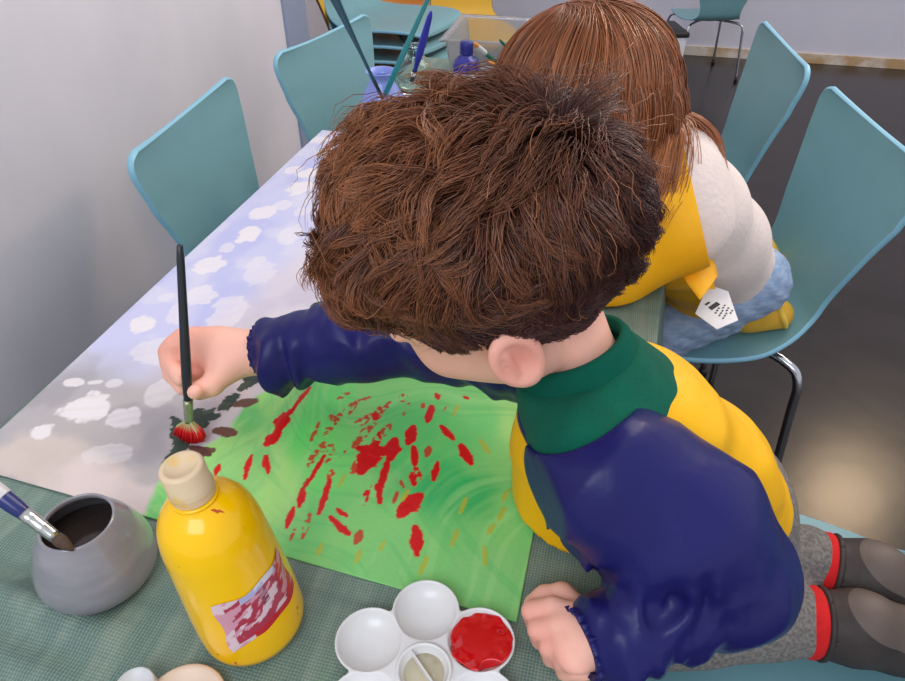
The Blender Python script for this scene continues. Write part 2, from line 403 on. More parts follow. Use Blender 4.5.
# ------------------------------------------------------------------ the painting on the table
PX0, PX1, PY0, PY1 = -.543, -.020, .298, 1.152
def seg_dist(X, Y, a, b):
    d = b-a; t = np.clip(((X-a[0])*d[0]+(Y-a[1])*d[1])/max(d@d, 1e-12), 0, 1)
    return np.hypot(X-a[0]-t*d[0], Y-a[1]-t*d[1]), t
def make_painting():
    xs = np.linspace(PX0, PX1, 520); ys = np.concatenate([np.arange(PY0, .70, .00105), np.arange(.70, PY1, .0022), [PY1]])
    X, Y = np.meshgrid(xs, ys, indexing='ij'); P3 = np.stack([X, Y, 0*X], -1)
    def N(s, o=0, octv=3, st=(1, 1)): return fbm(P3*np.array([s*st[0], s*st[1], 1])+o, octv)
    def sm(a, b, v): t = np.clip((v-a)/(b-a), 0, 1); return t*t*(3-2*t)
    def c3(c): return np.array(lin(c))
    col = np.zeros(X.shape+(3,)); hgt = np.zeros(X.shape)
    def put(mask, c):
        nonlocal col
        col = col*(1-mask[..., None]) + c3(c)*mask[..., None]
    # sky and mountains: sky lies along the wall side, mountain greys nearer the meadow
    put(np.ones_like(X), (196, 196, 226)); put(sm(-.2, .5, N(9, 3))*.7, (206, 204, 222)); put(sm(0, .6, N(14, 8, 4, (1, .5)))*.6, (174, 178, 222))
    put(sm(.1, .6, N(22, 5))*.5, (214, 212, 224))
    sky = at_many([(60, 402), (135, 382), (205, 330), (235, 300), (300, 250)])
    side = np.interp(Y, sky[:, 1], sky[:, 0]) + .012*N(18, 4)
    edge = sm(-.02, .05, X-side); put(edge*.8, (214, 202, 206)); put(edge*sm(-.1, .5, N(16, 30))*.7, (228, 214, 212)); put(edge*sm(0, .5, N(20, 60))*.6, (196, 186, 200))
    gp = at(70, 440); d = np.hypot((X-gp[0])*.8, (Y-gp[1])*1.0); g = sm(.15, .07, d+.02*N(20, 2)); put(g*.85, (170, 163, 160)); put(g*sm(0, .5, N(25, 9))*.5, (150, 145, 150))
    gp = at(30, 470); d = np.hypot((X-gp[0])*.6, (Y-gp[1])*1.6); put(sm(.06, .03, d+.02*N(30, 2))*.7, (214, 196, 184))
    gp = at(120, 490); d = np.hypot((X-gp[0])*.7, (Y-gp[1])*1.5); put(sm(.06, .03, d+.02*N(30, 7))*.7, (226, 208, 202))
    # clouds: fat dabs of white
    clouds = [(85, 410, 30, 15, 1), (38, 436, 14, 8, 1), (128, 420, 19, 12, .7), (140, 326, 15, 9, 1), (205, 268, 19, 8, .9), (200, 296, 16, 9, .7), (247, 237, 13, 8, 1),
              (150, 354, 22, 12, .5), (176, 316, 14, 10, .6), (228, 314, 22, 16, .6), (258, 272, 18, 14, .5), (290, 236, 14, 8, .6), (262, 215, 13, 6, .9),
              (300, 190, 14, 6, .9), (280, 207, 10, 5, .6), (310, 175, 14, 5, 1), (328, 155, 14, 4, .9), (318, 141, 11, 4, .9), (346, 141, 12, 4, .9), (292, 172, 9, 4, .8),
              (72, 386, 10, 4, .9), (94, 385, 10, 3, .8), (112, 386, 9, 4, .6), (225, 250, 8, 5, .6), (330, 185, 12, 6, .5), (165, 300, 9, 5, .5), (300, 215, 10, 5, .5),
              (160, 395, 18, 14, .5), (105, 455, 26, 10, .4), (350, 165, 12, 5, .7), (215, 210, 8, 5, .5)]
    for (cx, cy, rx, ry, a) in clouds:
        c = at(cx, cy); ex = at(cx+rx, cy-ry*.35)-c; ey = at(cx, cy-ry)-c
        M = np.linalg.inv(np.array([[ex[0], ey[0]], [ex[1], ey[1]]])); u = M[0, 0]*(X-c[0])+M[0, 1]*(Y-c[1]); v = M[1, 0]*(X-c[0])+M[1, 1]*(Y-c[1])
        r = np.hypot(u, v)+.30*N(40, cx)+.16*N(120, cy); m = sm(1.0, .82, r)*a
        br = .5+.5*np.sin(v*11+2*N(30, cx)); put(m*(.8+.2*br), (232, 224, 224)); put(m*sm(.6, 1, br)*.25, (206, 200, 212)); hgt += m*.0005*(.6+.5*br)
    # meadow
    gl = at_many([(138, 530), (150, 513), (162, 480), (196, 452), (228, 428), (252, 402), (282, 374), (330, 330), (372, 280)])
    o = np.argsort(gl[:, 1]); gx = np.interp(Y, gl[o, 1], gl[o, 0]) + .003*N(40, 2)
    grn = sm(-.0035, .0035, X-gx)
    base = np.ones(X.shape+(1,))*c3((128, 212, 134))
    def gput(mk, c):
        nonlocal base
        base = base*(1-mk[..., None]) + c3(c)*mk[..., None]
    ang = .9+.9*N(5, 31, 2); Xr = X*np.cos(ang)+Y*np.sin(ang); Yr = -X*np.sin(ang)+Y*np.cos(ang)
    Q = np.stack([Xr, Yr, 0*X], -1)
    def NS(s, st, o): return fbm(Q*np.array([s*st[0], s*st[1], 1])+o, 3)
    gput(sm(-.1, .6, N(9, 20))*.75, (104, 205, 128)); gput(sm(0, .6, N(11, 44))*.8, (164, 224, 142))
    def spot(px, py, r, c, a, o):
        nonlocal base
        q = at(px, py); d = np.hypot(X-q[0], Y-q[1])+.02*N(24, o); gput(sm(r, r*.45, d)*a*(.75+.25*np.clip(NS(60, (.2, 2.4), o), -1, 1)), c)
    spot(455, 480, .060, (46, 184, 112), .95, 3); spot(430, 430, .07, (70, 206, 122), .8, 13); spot(320, 405, .045, (78, 226, 120), .8, 23)
    spot(240, 470, .05, (126, 200, 128), .8, 33); spot(270, 395, .03, (160, 230, 140), .8, 53); spot(470, 545, .05, (118, 206, 128), .8, 63); spot(330, 450, .05, (104, 226, 118), .7, 73); spot(255, 430, .03, (104, 170, 110), .5, 83)
    spot(510, 560, .05, (128, 206, 140), .8, 93); spot(380, 560, .05, (122, 205, 134), .8, 4)
    gput(sm(.15, .7, NS(34, (.22, 2.6), 5))*.3, (160, 226, 158)); gput(sm(.2, .7, NS(46, (2.4, .25), 15))*.3, (76, 194, 120))
    base = base*np.array([1.16, 1.0, .80]); col = col*(1-grn[..., None])+base*grn[..., None]; hgt += grn*.0002*(NS(90, (.2, 2.2), 7))
    # trees along the meadow's edge: dark crowns, brown trunks
    def blob(pts, w, c, o, ragged=.5, a=1.0, h=.0004, speck=0):
        q = at_many(pts); dd = np.full(X.shape, 9.0)
        ns = max(len(q)-1, 1); lim = w*3.2
        bx = (X > q[:, 0].min()-lim) & (X < q[:, 0].max()+lim) & (Y > q[:, 1].min()-lim) & (Y < q[:, 1].max()+lim)
        i0, i1 = np.where(bx.any(1))[0][[0, -1]]; j0, j1 = np.where(bx.any(0))[0][[0, -1]]; sl = (slice(i0, i1+1), slice(j0, j1+1))
        Xs, Ys, Ps = X[sl], Y[sl], P3[sl]; dd = np.full(Xs.shape, 9.0)
        for i in range(ns):
            d, t = seg_dist(Xs, Ys, q[i][:2], q[min(i+1, len(q)-1)][:2]); u = (i+t)/ns
            dd = np.minimum(dd, d/(w*(.62+.62*np.sin(np.pi*np.clip(u*.9+.05, 0, 1)))) if len(q) > 1 else d/w)
        Nl = lambda sc, oo: fbm(Ps*np.array([sc, sc, 1])+oo, 3)
        f = dd + ragged*(Nl(130, o)*.55+Nl(420, o+9)*.35)
        m = np.zeros(X.shape); m[sl] = sm(1.10, .90, f)*a
        if speck: m[sl] = m[sl]*sm(-.05, .15, Nl(300, o+5)+speck)
        put(m, c); nonlocal_h(m*h)
    def nonlocal_h(v):
        nonlocal hgt
        hgt = hgt+v
    G = (52, 68, 58); B = (112, 76, 62)
    for k, (cr, tr) in enumerate([([(250, 384), (254, 372)], [(258, 378), (276, 383)]), ([(230, 404), (236, 395)], [(238, 404), (256, 400)]),
                                  ([(205, 424), (198, 414), (216, 416)], [(218, 429), (236, 431)]), ([(176, 458), (186, 440), (176, 420)], [(192, 452), (214, 448)])]):
        blob(tr, .0052, B, 200+k, .3); blob(cr, .0068, G, 100+k, .7); blob([cr[0], (cr[0][0]-8, cr[0][1]+4)], .004, (66, 80, 66), 150+k, .9)
    blob([(193, 446), (212, 452)], .004, (92, 60, 52), 210, .4); blob([(178, 450), (168, 462)], .004, G, 220, .9)
    for a_, b_ in (((220, 408), (226, 402)), ((242, 390), (248, 384)), ((206, 414), (216, 408))): blob([a_, b_], .0022, (70, 84, 70), a_[0], .9)
    blob([(312, 308), (322, 303)], .003, G, 231, .9)
    # poppies: red dabs and dry trails
    R = (214, 20, 22)
    dabs = [([(312, 386), (300, 400), (292, 412)], .0022, 0), ([(287, 412), (281, 426)], .0058, 0), ([(281, 430), (270, 440)], .0055, 0), ([(292, 408), (272, 440)], .003, .1), ([(270, 452), (272, 468)], .0022, .1),
            ([(254, 452), (248, 474)], .0024, .1), ([(268, 452), (267, 462)], .002, .1), ([(328, 450), (316, 470), (306, 484)], .0022, .1), ([(307, 482), (304, 498)], .0030, .05), ([(298, 500), (292, 518)], .0024, .1),
            ([(334, 474), (324, 504)], .0030, 0), ([(336, 464), (333, 472)], .003, -.1), ([(315, 505), (308, 528)], .002, -.15), ([(336, 508), (354, 522)], .0030, 0), ([(342, 500), (352, 506)], .0018, 0),
            ([(378, 440), (366, 462)], .0080, .1), ([(362, 442), (396, 446)], .0050, .05), ([(398, 434), (394, 450)], .006, .1), ([(392, 452), (384, 478), (384, 492)], .0034, 0), ([(374, 478), (368, 494)], .0026, -.05),
            ([(408, 500), (424, 486)], .0068, 0), ([(404, 504), (412, 498)], .004, 0), ([(421, 514), (422, 538)], .0046, 0), ([(416, 422), (412, 436)], .0048, 0), ([(417, 440), (418, 456)], .003, 0), ([(419, 460), (418, 474)], .0046, -.02),
            ([(441, 454), (437, 470)], .003, 0), ([(444, 420), (456, 432)], .003, .05), ([(464, 438), (474, 454)], .004, .05), ([(434, 402), (430, 416)], .0036, .05), ([(438, 390), (440, 394)], .003, 0), ([(466, 392), (470, 394)], .002, .1),
            ([(382, 404), (378, 414)], .004, -.05), ([(358, 418), (378, 408)], .002, -.1), ([(376, 420), (362, 432), (358, 440)], .0045, -.15), ([(392, 420), (380, 434)], .004, -.15), ([(366, 450), (356, 464)], .004, -.1), ([(372, 394), (352, 402)], .0022, -.15),
            ([(334, 424), (322, 430)], .004, -.2), ([(326, 440), (334, 446)], .006, -.2), ([(332, 412), (340, 416)], .0035, -.25), ([(352, 390), (340, 396)], .002, -.2), ([(400, 468), (408, 478)], .002, -.2),
            ([(366, 520), (362, 530)], .003, -.3), ([(432, 440), (430, 448)], .003, -.3), ([(312, 460), (320, 446)], .003, -.2), ([(404, 412), (406, 404)], .0022, -.2), ([(448, 402), (444, 410)], .001, -.1), ([(222, 462), (218, 472)], .0022, 0), ([(404, 392), (410, 398)], .004, -.15),
            ([(346, 404), (338, 420)], .0022, -.2), ([(322, 418), (314, 436)], .0022, -.22), ([(330, 456), (338, 448)], .0018, -.2), ([(392, 398), (384, 408)], .0025, -.15), ([(372, 412), (364, 420)], .003, -.15), ([(350, 440), (344, 452)], .0022, -.22), ([(402, 482), (398, 492)], .0018, -.2), ([(312, 472), (306, 486)], .0018, -.15), ([(300, 520), (296, 530)], .0016, -.15), ([(384, 428), (376, 440)], .004, -.05), ([(412, 398), (406, 410)], .0018, -.2), ([(360, 398), (352, 410)], .0018, -.25), ([(426, 398), (424, 404)], .002, -.1)]
    for k, (pts, w, sp) in enumerate(dabs):
        blob(pts, w, (196, 44, 30) if sp < -.1 else R, 300+k, .45, 1.0 if sp > -.1 else .9, .0005, speck=(sp+.3) if sp < 0 else 0)
    for k, (pts) in enumerate([[(328, 532), (324, 542)], [(366, 538), (362, 548)], [(386, 536), (390, 528)], [(432, 542), (426, 556)], [(462, 516), (456, 530)], [(470, 486), (464, 500)], [(498, 510), (492, 518)], [(508, 494), (502, 506)],
                                [(512, 478), (506, 488)], [(488, 530), (490, 546)], [(460, 400), (456, 410)], [(482, 432), (492, 444)], [(412, 480), (406, 490)], [(348, 468), (344, 478)]]):
        blob(pts, .0019, (186, 184, 52), 400+k, .5, .8)
    Y = Y + .006 - .028*(X-PX0)/(PX1-PX0)*np.clip((.9-Y)/.6, 0, 1)
    Z = .0012 + hgt*.9 + .0006*fbm(P3*np.array([7, 7, 1]), 2)
    Z = np.maximum(Z, .0008 + cloth_z(X, Y)); Z[:, 0] -= .0003
    V = np.stack([X, Y, Z], -1).reshape(-1, 3); n0, n1 = X.shape; I = np.arange(n0*n1).reshape(n0, n1)
    F = np.stack([I[:-1, :-1], I[1:, :-1], I[1:, 1:], I[:-1, 1:]], -1).reshape(-1, 4)
    me = mesh_np('painting', V, F); color_attr(me, np.clip(col.reshape(-1, 3), 0, 1))
    o = link('painting', me, mat('poster_paint', (200, 200, 210), .42, attr='col', bump=.12, bscale=220, spec=.4))
    s = o.modifiers.new('thickness', 'SOLIDIFY'); s.thickness = .0006; s.offset = -1
    return tag(o, 'painted sheet with lilac sky, white clouds and a green meadow of red poppies', 'painting')
make_painting()
# ------------------------------------------------------------------ moulded shell chairs
m_shell = mat('teal_shell', (122, 167, 174), .38, var=(116, 159, 167), scale=5, mix=.7, bump=.05, bscale=120, spec=.5)
m_edge = mat('pale_blue_edge', (138, 190, 210), .4, var=(130, 182, 204), scale=10, mix=.6)
m_glide = mat('black_glide', (30, 30, 32), .5, var=(40, 40, 42), scale=30)
SEAT = FLOOR+.44
# (x, z above floor, half width): front lip -> seat -> bend -> top of the back
PROF = [(.205, .425, .150), (.200, .436, .168), (.17, .445, .185), (.09, .446, .200), (0, .440, .204), (-.09, .440, .190), (-.15, .452, .162), (-.188, .482, .140),
        (-.205, .530, .138), (-.217, .590, .155), (-.229, .645, .172), (-.241, .695, .190), (-.250, .735, .201), (-.254, .757, .203), (-.256, .771, .194), (-.257, .778, .176)]
def shell_grid(nu=26, per=5):
    C = catmull(PROF, per); G = []
    for (x, z, w) in C:
        s = np.clip((z-.47)/.3, 0, 1); row = []
        for v in np.linspace(-1, 1, nu):
            dish = -.008*(1-v*v)*(1-s); wing = .014*s*(v*v); top = .012*s*s*(abs(v)**2)
            row.append((x+wing, v*w, z+dish+top*(1 if z > .7 else 0)))
        G.append(row)
    return np.array(G)
def make_chair(label, colour=None, edge=None, group=None):
    root = empty('shell_chair', (0, 0, FLOOR), 0, label, 'chair', group)
    G = shell_grid(); n0, n1, _ = G.shape
    dx = np.gradient(G, axis=0); dy = np.gradient(G, axis=1); Nn = np.cross(dy, dx); Nn /= np.linalg.norm(Nn, axis=2)[..., None]
    Nn *= -np.sign(Nn[n0//4, n1//2, 2]) if Nn[n0//4, n1//2, 2] < 0 else 1
    T = .0105; A = G+Nn*T/2; B = G-Nn*T/2; I = np.arange(n0*n1).reshape(n0, n1)
    top = np.stack([I[:-1, :-1], I[1:, :-1], I[1:, 1:], I[:-1, 1:]], -1).reshape(-1, 4)
    V = np.concatenate([A.reshape(-1, 3), B.reshape(-1, 3)]); F = np.concatenate([top, top[:, ::-1]+n0*n1])
    link('shell', mesh_np('shell', V, F), colour or m_shell, root, local=True)
    ring = list(I[0, :])+list(I[1:, -1])+list(I[-1, -2::-1])+list(I[-2:0:-1, 0]); m = len(ring)
    a = A.reshape(-1, 3)[ring]; b = B.reshape(-1, 3)[ring]; ctr = G.reshape(-1, 3)[ring]
    out = (a+b)/2; prev = np.roll(out, 1, 0); nxt = np.roll(out, -1, 0); tan = nxt-prev; nn = a-b
    o = np.cross(tan, nn); o /= np.linalg.norm(o, axis=1)[:, None]+1e-9
    cen = G[n0//2, n1//2]
    o *= np.where(((out-cen)*o).sum(1) < 0, -1, 1)[:, None]
    rings = [a, a*.8+b*.2+o*.0022, (a+b)/2+o*.0030, a*.2+b*.8+o*.0022, b]; EV = np.concatenate(rings)
    EF = [(k*m+i, k*m+(i+1) % m, (k+1)*m+(i+1) % m, (k+1)*m+i) for k in range(4) for i in range(m)]
    link('edge_band', mesh_np('edge_band', EV, EF), edge or m_edge, root, local=True)
    lathe('seat_mount', [(.0, .415), (.075, .415), (.08, .421), (.08, .430), (0, .433)], m_glide, root, 24, local=True)
    for sx, sy in ((1, 1), (1, -1), (-1, 1), (-1, -1)):
        p = catmull([(sx*.02, sy*.02, .416), (sx*.09, sy*.10, .418), (sx*.155, sy*.165, .412), (sx*.178, sy*.188, .385), (sx*.185, sy*.195, .3), (sx*.205, sy*.215, .006)], 8)
        lg = tube('leg', p, .0085, m_chrome, root, 12, local=True)
        lathe('foot_cap', [(.0, 0), (.012, 0), (.0125, .018), (.0105, .024), (0, .024)], m_glide, lg, 16, local=True, M=Matrix.Translation((sx*.205, sy*.215, 0)))
    return root
def place_by_back(mid, ang):
    """floor position of a chair from the middle of its back's top edge"""
    return (mid[0]+.235*math.cos(ang), mid[1]+.235*math.sin(ang), FLOOR)
G_L = 'teal shell chairs along the wall'
a0 = 0.119
ch = make_chair('teal shell chair by the painted sky, casting a shadow on the wall', group=G_L)
ch.location = place_by_back((-.718, 1.017), a0); ch.rotation_euler.z = a0
dup(ch, place_by_back((-.686, 1.554), -.162), -.162, 'teal shell chair by the wall behind the lilac jar', G_L)
dup(ch, place_by_back((-.705, .283), .05), .05, 'teal shell chair by the wall, mostly cut off by the left edge of the photo', G_L)
G_R = 'teal shell chairs on the floor side of the table'
r1 = dup(ch, place_by_back((.396, 1.240), 3.335), 3.335, 'teal shell chair the girl in yellow kneels on', G_R)
r2 = dup(ch, place_by_back((.313, 1.722), 3.265), 3.265, 'empty teal shell chair between the girl and the white back wall', G_R)
rb = dup(ch, (.26, .485, FLOOR), math.pi-.02, 'teal shell chair the boy in the navy smock kneels on', G_R)
sm = dup(ch, (.36, 4.22, FLOOR), 1.9, 'small grey teal chair standing alone in front of the white back wall'); sm.scale = (.8, .8, .7)
# stack of chairs at the far end
m_or = mat('orange_shell', (214, 138, 62), .4, var=(204, 128, 56), scale=6); m_ye = mat('yellow_shell', (222, 176, 50), .4, var=(214, 166, 44), scale=6)
m_oe = mat('brown_edge', (120, 80, 48), .5, var=(110, 74, 44), scale=20)
SX, SY, SA = -.86, 2.56, -.22
s0 = make_chair('yellow shell chair at the bottom of the far stack', m_ye, m_oe, 'stacked chairs at the far end of the table'); s0.location = (SX+.015, SY, FLOOR); s0.rotation_euler.z = SA
for k, lb in enumerate(('teal shell chair stacked just above the yellow one', 'teal shell chair in the middle of the far stack', 'teal shell chair on top of the far stack')):
    c = dup(ch, (SX-.006*k, SY, FLOOR+.05*(k+1)), SA, lb, 'stacked chairs at the far end of the table')
o2 = dup(s0, (-.98, 3.15, FLOOR), -.9, 'orange shell chair behind the far stack', None)
del o2['group']
for cc in list(bpy.data.objects):
    if cc.parent == o2 and cc.name.startswith('shell'): cc.data = cc.data.copy(); cc.data.materials[0] = m_or
y2 = dup(s0, (-.70, 3.05, FLOOR), -1.2, 'yellow shell chair half hidden behind the clear storage box', None); del y2['group']
# ------------------------------------------------------------------ pots, bottles, brushes, palette on the table
def glass(name, col, rough=.08, trans=1.0, ior=1.45): return mat(name, col, rough, trans=trans, ior=ior, var=tuple(min(255, c+6) for c in col), scale=40, mix=.5)
def pot_profile(r0, r1, h, wall=.0022):
    """wide base, shoulders sloping to a wide mouth: outside then inside"""
    o = [(0, .0005), (r0*.86, .0005), (r0*.97, h*.05), (r0, h*.16), (r0*.985, h*.30), (r0*.91, h*.52), (r0*.79, h*.74), (r1*1.08, h*.92), (r1, h*.985), (r1-.0012, h)]
    i = [(r1-wall, h*.985), (r1*1.02-wall, h*.92), (r0*.77-wall, h*.74), (r0*.90-wall, h*.52), (r0*.975-wall, h*.30), (r0*.98-wall, h*.16), (r0*.92-wall, h*.06), (0, h*.045)]
    return [tuple(p) for p in catmull([(*p, 0) for p in o], 4)[:, :2]] + [tuple(p) for p in catmull([(*p, 0) for p in i], 4)[:, :2]]
def put_pot(name, loc, r0, r1, h, m, label, cat, water=None, wl=.5):
    root = empty(name, loc, 0, label, cat)
    lathe('body', pot_profile(r0, r1, h), m, root, 64, local=True)
    if water is not None:
        z = h*wl; r = np.interp(wl, [.3, .52, .74, .92], [r0*.97, r0*.9, r0*.77, r1])-.003
        lathe('paint_water', [(0, h*.06), (r0*.92-.004, h*.08), (r0*.95-.004, h*.2), (r, z-.001), (r-.001, z), (0, z+.0003)], water, root, 48, local=True)
    return root
m_greypot = mat('grey_painted_pot', (148, 144, 150), .14, var=(124, 122, 128), scale=18, mix=.8, stretch=(1, 1, 3), spec=.6, coat=.6)
m_greywater = mat('dark_brown_water', (52, 42, 38), .12, var=(60, 48, 44), scale=20)
GP = at(96, 578, 0) + np.array([.003, .006, 0])
put_pot('water_pot', tuple(GP+[0, 0, .0075]), .0440, .0265, .058, m_greypot, 'wide grey paint pot with dark water at the near left of the cloth', 'pot', m_greywater, .62)

def brush(name, tip, top, rad, m_handle, label, group=None, ferrule=None, bris=None, kind='round', tipcol=None, lf=.022, lb=.016, stripes=None, rf=None, w=None, hprof=None):
    """a paint brush: handle, ferrule, bristles; local +Z runs from bristle tip to the end of the handle"""
    tip = np.array(tip, float); top = np.array(top, float); d = top-tip; Ln = np.linalg.norm(d)
    root = empty(name, tuple(tip), 0, label, 'brush', group)
    root.rotation_mode = 'QUATERNION'; q = Vector(d).to_track_quat('Z', 'Y'); root.rotation_quaternion = q
    rf = rf or rad*.75
    zs = np.linspace(lb+lf, Ln, 14); t = (zs-zs[0])/(zs[-1]-zs[0])
    pr = np.interp(t, [0, .12, .3, .6, .93, 1], hprof or [.85, 1.0, 1.05, .85, .62, .5])*rad
    lathe('handle', [(0, zs[0]-.002), (pr[0]*.9, zs[0]-.002)]+list(zip(pr, zs))+[(pr[-1]*.6, Ln+.0015), (0, Ln+.002)], m_handle, root, 20, local=True)
    fr = [(0, lb-.001), (rf*.92, lb-.001), (rf*.95, lb+.002), (rf, lb+lf*.35), (rf*1.08, lb+lf*.4), (rf*1.02, lb+lf*.45), (rf*1.05, lb+lf*.75), (rf*1.12, lb+lf*.8), (rf*1.05, lb+lf*.85), (rf*1.1, lb+lf), (0, lb+lf)]
    fo = lathe('ferrule', fr, ferrule, root, 20, local=True)
    if kind == 'fan':
        V = []; F = []; rng = np.random.default_rng(3); n = 420
        for k in range(n):
            u = rng.uniform(-1, 1); v = rng.uniform(-1, 1); a = np.array([u*rf*.8, v*rf*.5, lb]); e = np.array([u*(w or .016), v*.0022+.001*rng.normal(), rng.uniform(-.0005, .004)+.005*u*u])
            p = [a, a*.5+e*.5+np.array([u*.0028, 0, 0]), e]; tv, tf = tube_data(p, [.0007, .0010, .0005], 4); b0 = len(V); V += tv; F += [tuple(b0+i for i in f) for f in tf]
        me = mesh_np('bristles', V, F); o = link('bristles', me, None, root, local=True)
        col = np.array([lin(tipcol if v[2] < lb*.70+.0015*math.sin(v[0]*900) else bris) for v in V]); color_attr(me, col); me.materials.append(mat('fan_bristles', (200, 30, 30), .5, attr='col'))
    else:
        lathe('bristles', [(0, 0), (rf*.25, .001), (rf*.7, lb*.3), (rf*1.02, lb*.65), (rf*.9, lb)], bris, root, 16, local=True)
    if stripes is not None:
        for (z0, z1, r, m) in stripes:
            lathe('grip_band', [(r*.98, z0), (r, z0+.0008), (r, z1-.0008), (r*.98, z1)], m, root, 20, local=True)
    return root
m_silver = mat('silver_ferrule', (200, 200, 196), .25, metal=1.0, var=(176, 176, 172), scale=60)
m_black = mat('black_lacquer', (34, 40, 46), .3, var=(44, 50, 56), scale=30, spec=.5)
m_navyh = mat('navy_lacquer', (36, 44, 104), .25, var=(44, 52, 120), scale=30)
m_pale = mat('pale_lacquer', (206, 204, 206), .35, var=(190, 188, 192), scale=40)
m_tealh = mat('teal_lacquer', (30, 140, 146), .3, var=(24, 128, 136), scale=30)
m_bluev = mat('violet_blue_lacquer', (60, 56, 176), .3, var=(50, 46, 160), scale=30)
m_dteal = mat('dark_teal_lacquer', (26, 74, 96), .3, var=(30, 84, 106), scale=30)
m_greenh = mat('green_lacquer', (34, 104, 82), .35, var=(28, 92, 74), scale=30)
m_bris = mat('tan_bristle', (182, 150, 108), .7, var=(150, 122, 86), scale=300, mix=.8); m_bris_d = mat('dark_bristle', (84, 62, 48), .7, var=(60, 46, 38), scale=300)
m_orange = mat('orange_bristle', (214, 132, 60), .6, var=(196, 116, 50), scale=300)
# the brush leaning in the grey pot: bristles up against the rim, handle out of frame to the left
tipp = GP+np.array([.006, -.004, .036]); rim = at(58, 541, .0735); dd = rim-tipp; dd /= np.linalg.norm(dd)
e0 = at(-8, 488, .112)
brush('paint_brush', tuple(at(74, 551, .066)), tuple(at(-45, 461, .125)), .0058, m_navyh, 'navy handled brush lying across the rim of the grey pot', ferrule=m_silver, bris=m_bris_d, lf=.026, lb=.017,
      stripes=[(.060, .076, .0066, m_pale)], rf=.0046)

# yellow bottle
m_yel = mat('yellow_paint_bottle', (255, 200, 0), .2, var=(255, 190, 0), scale=7, mix=.8, spec=.5, coat=.35, sss=.0)
def speckle(m, col, sc, thr, st=(1, 1, 1)):
    nt = m.node_tree; L = nt.links; b = nt.nodes['Principled BSDF']; old = b.inputs['Base Color'].links[0].from_socket
    tc = nt.nodes.new('ShaderNodeTexCoord'); mp = nt.nodes.new('ShaderNodeMapping'); mp.inputs['Scale'].default_value = st; L.new(tc.outputs['Object'], mp.inputs[0])
    n = nt.nodes.new('ShaderNodeTexNoise'); n.inputs['Scale'].default_value = sc; n.inputs['Detail'].default_value = 3; L.new(mp.outputs[0], n.inputs[0])
    r = nt.nodes.new('ShaderNodeMapRange'); r.inputs['From Min'].default_value = thr; r.inputs['From Max'].default_value = thr+.02; L.new(n.outputs['Fac'], r.inputs[0])
    x = nt.nodes.new('ShaderNodeMix'); x.data_type = 'RGBA'; L.new(r.outputs[0], x.inputs[0]); L.new(old, x.inputs[6]); x.inputs[7].default_value = rgba(col); L.new(x.outputs[2], b.inputs['Base Color'])
m_yel.node_tree.nodes['Principled BSDF'].inputs['Specular IOR Level'].default_value = .3
speckle(m_yel, (196, 74, 30), 60, .70, (1, 1.6, .7)); speckle(m_yel, (110, 70, 20), 110, .735, (1, 1, 2))
BB = at(256, 622, 0); BB[2] = 0.0036
bot = empty('paint_bottle', tuple(BB), 0, 'big yellow paint bottle with a pale cap and a torn red label', 'bottle'); RB = .0375; bot.rotation_euler = (math.radians(1), math.radians(-4.8), 0)
lathe('body', [(0, .002), (RB*.6, .0008), (RB*.9, 0), (RB*.975, .002), (RB, .007)]+[(RB*(1-.11*max(0, z-.03)/.07), z) for z in np.linspace(.012, .096, 12)]+
      [tuple(p) for p in catmull([(RB*.89, .099, 0), (RB*.872, .109, 0), (RB*.80, .122, 0), (RB*.66, .132, 0), (RB*.48, .1385, 0), (.0130, .142, 0), (.0118, .145, 0), (.0118, .150, 0)], 5)[:, :2]]+[(0, .150)], m_yel, bot, 72, local=True)
m_cap = mat('pale_cap', (236, 208, 170), .4, var=(240, 196, 96), scale=42, mix=.8, lo=.52, hi=.62, trans=.12, spec=.5)
cp = []
V, F = [], []
seg = 72; prof = [(r, z-.016) for r, z in [(q[0]*.80, q[1]) for q in [(.0168, .1605), (.0172, .1615), (.0170, .166), (.0176, .167), (.0166, .168), (.0172, .1695), (.0164, .1705), (.0166, .1835), (.0156, .1850), (.0125, .1856), (.0118, .1844), (0, .1838)]]]
for i, (r, z) in enumerate(prof):
    for k in range(seg):
        rr = r*(1+(.014 if (k % 2 == 0 and 6 <= i <= 7) else 0)); V.append((rr*math.cos(2*math.pi*k/seg), rr*math.sin(2*math.pi*k/seg), z))
F = [(i*seg+k, i*seg+(k+1) % seg, (i+1)*seg+(k+1) % seg, (i+1)*seg+k) for i in range(len(prof)-1) for k in range(seg)]
link('cap', mesh_np('cap', V, F), m_cap, bot, local=True)
lathe('neck_ring', [(.0120, .1410), (.0146, .1415), (.0148, .143), (.0120, .1437)], m_yel, bot, 48, local=True)
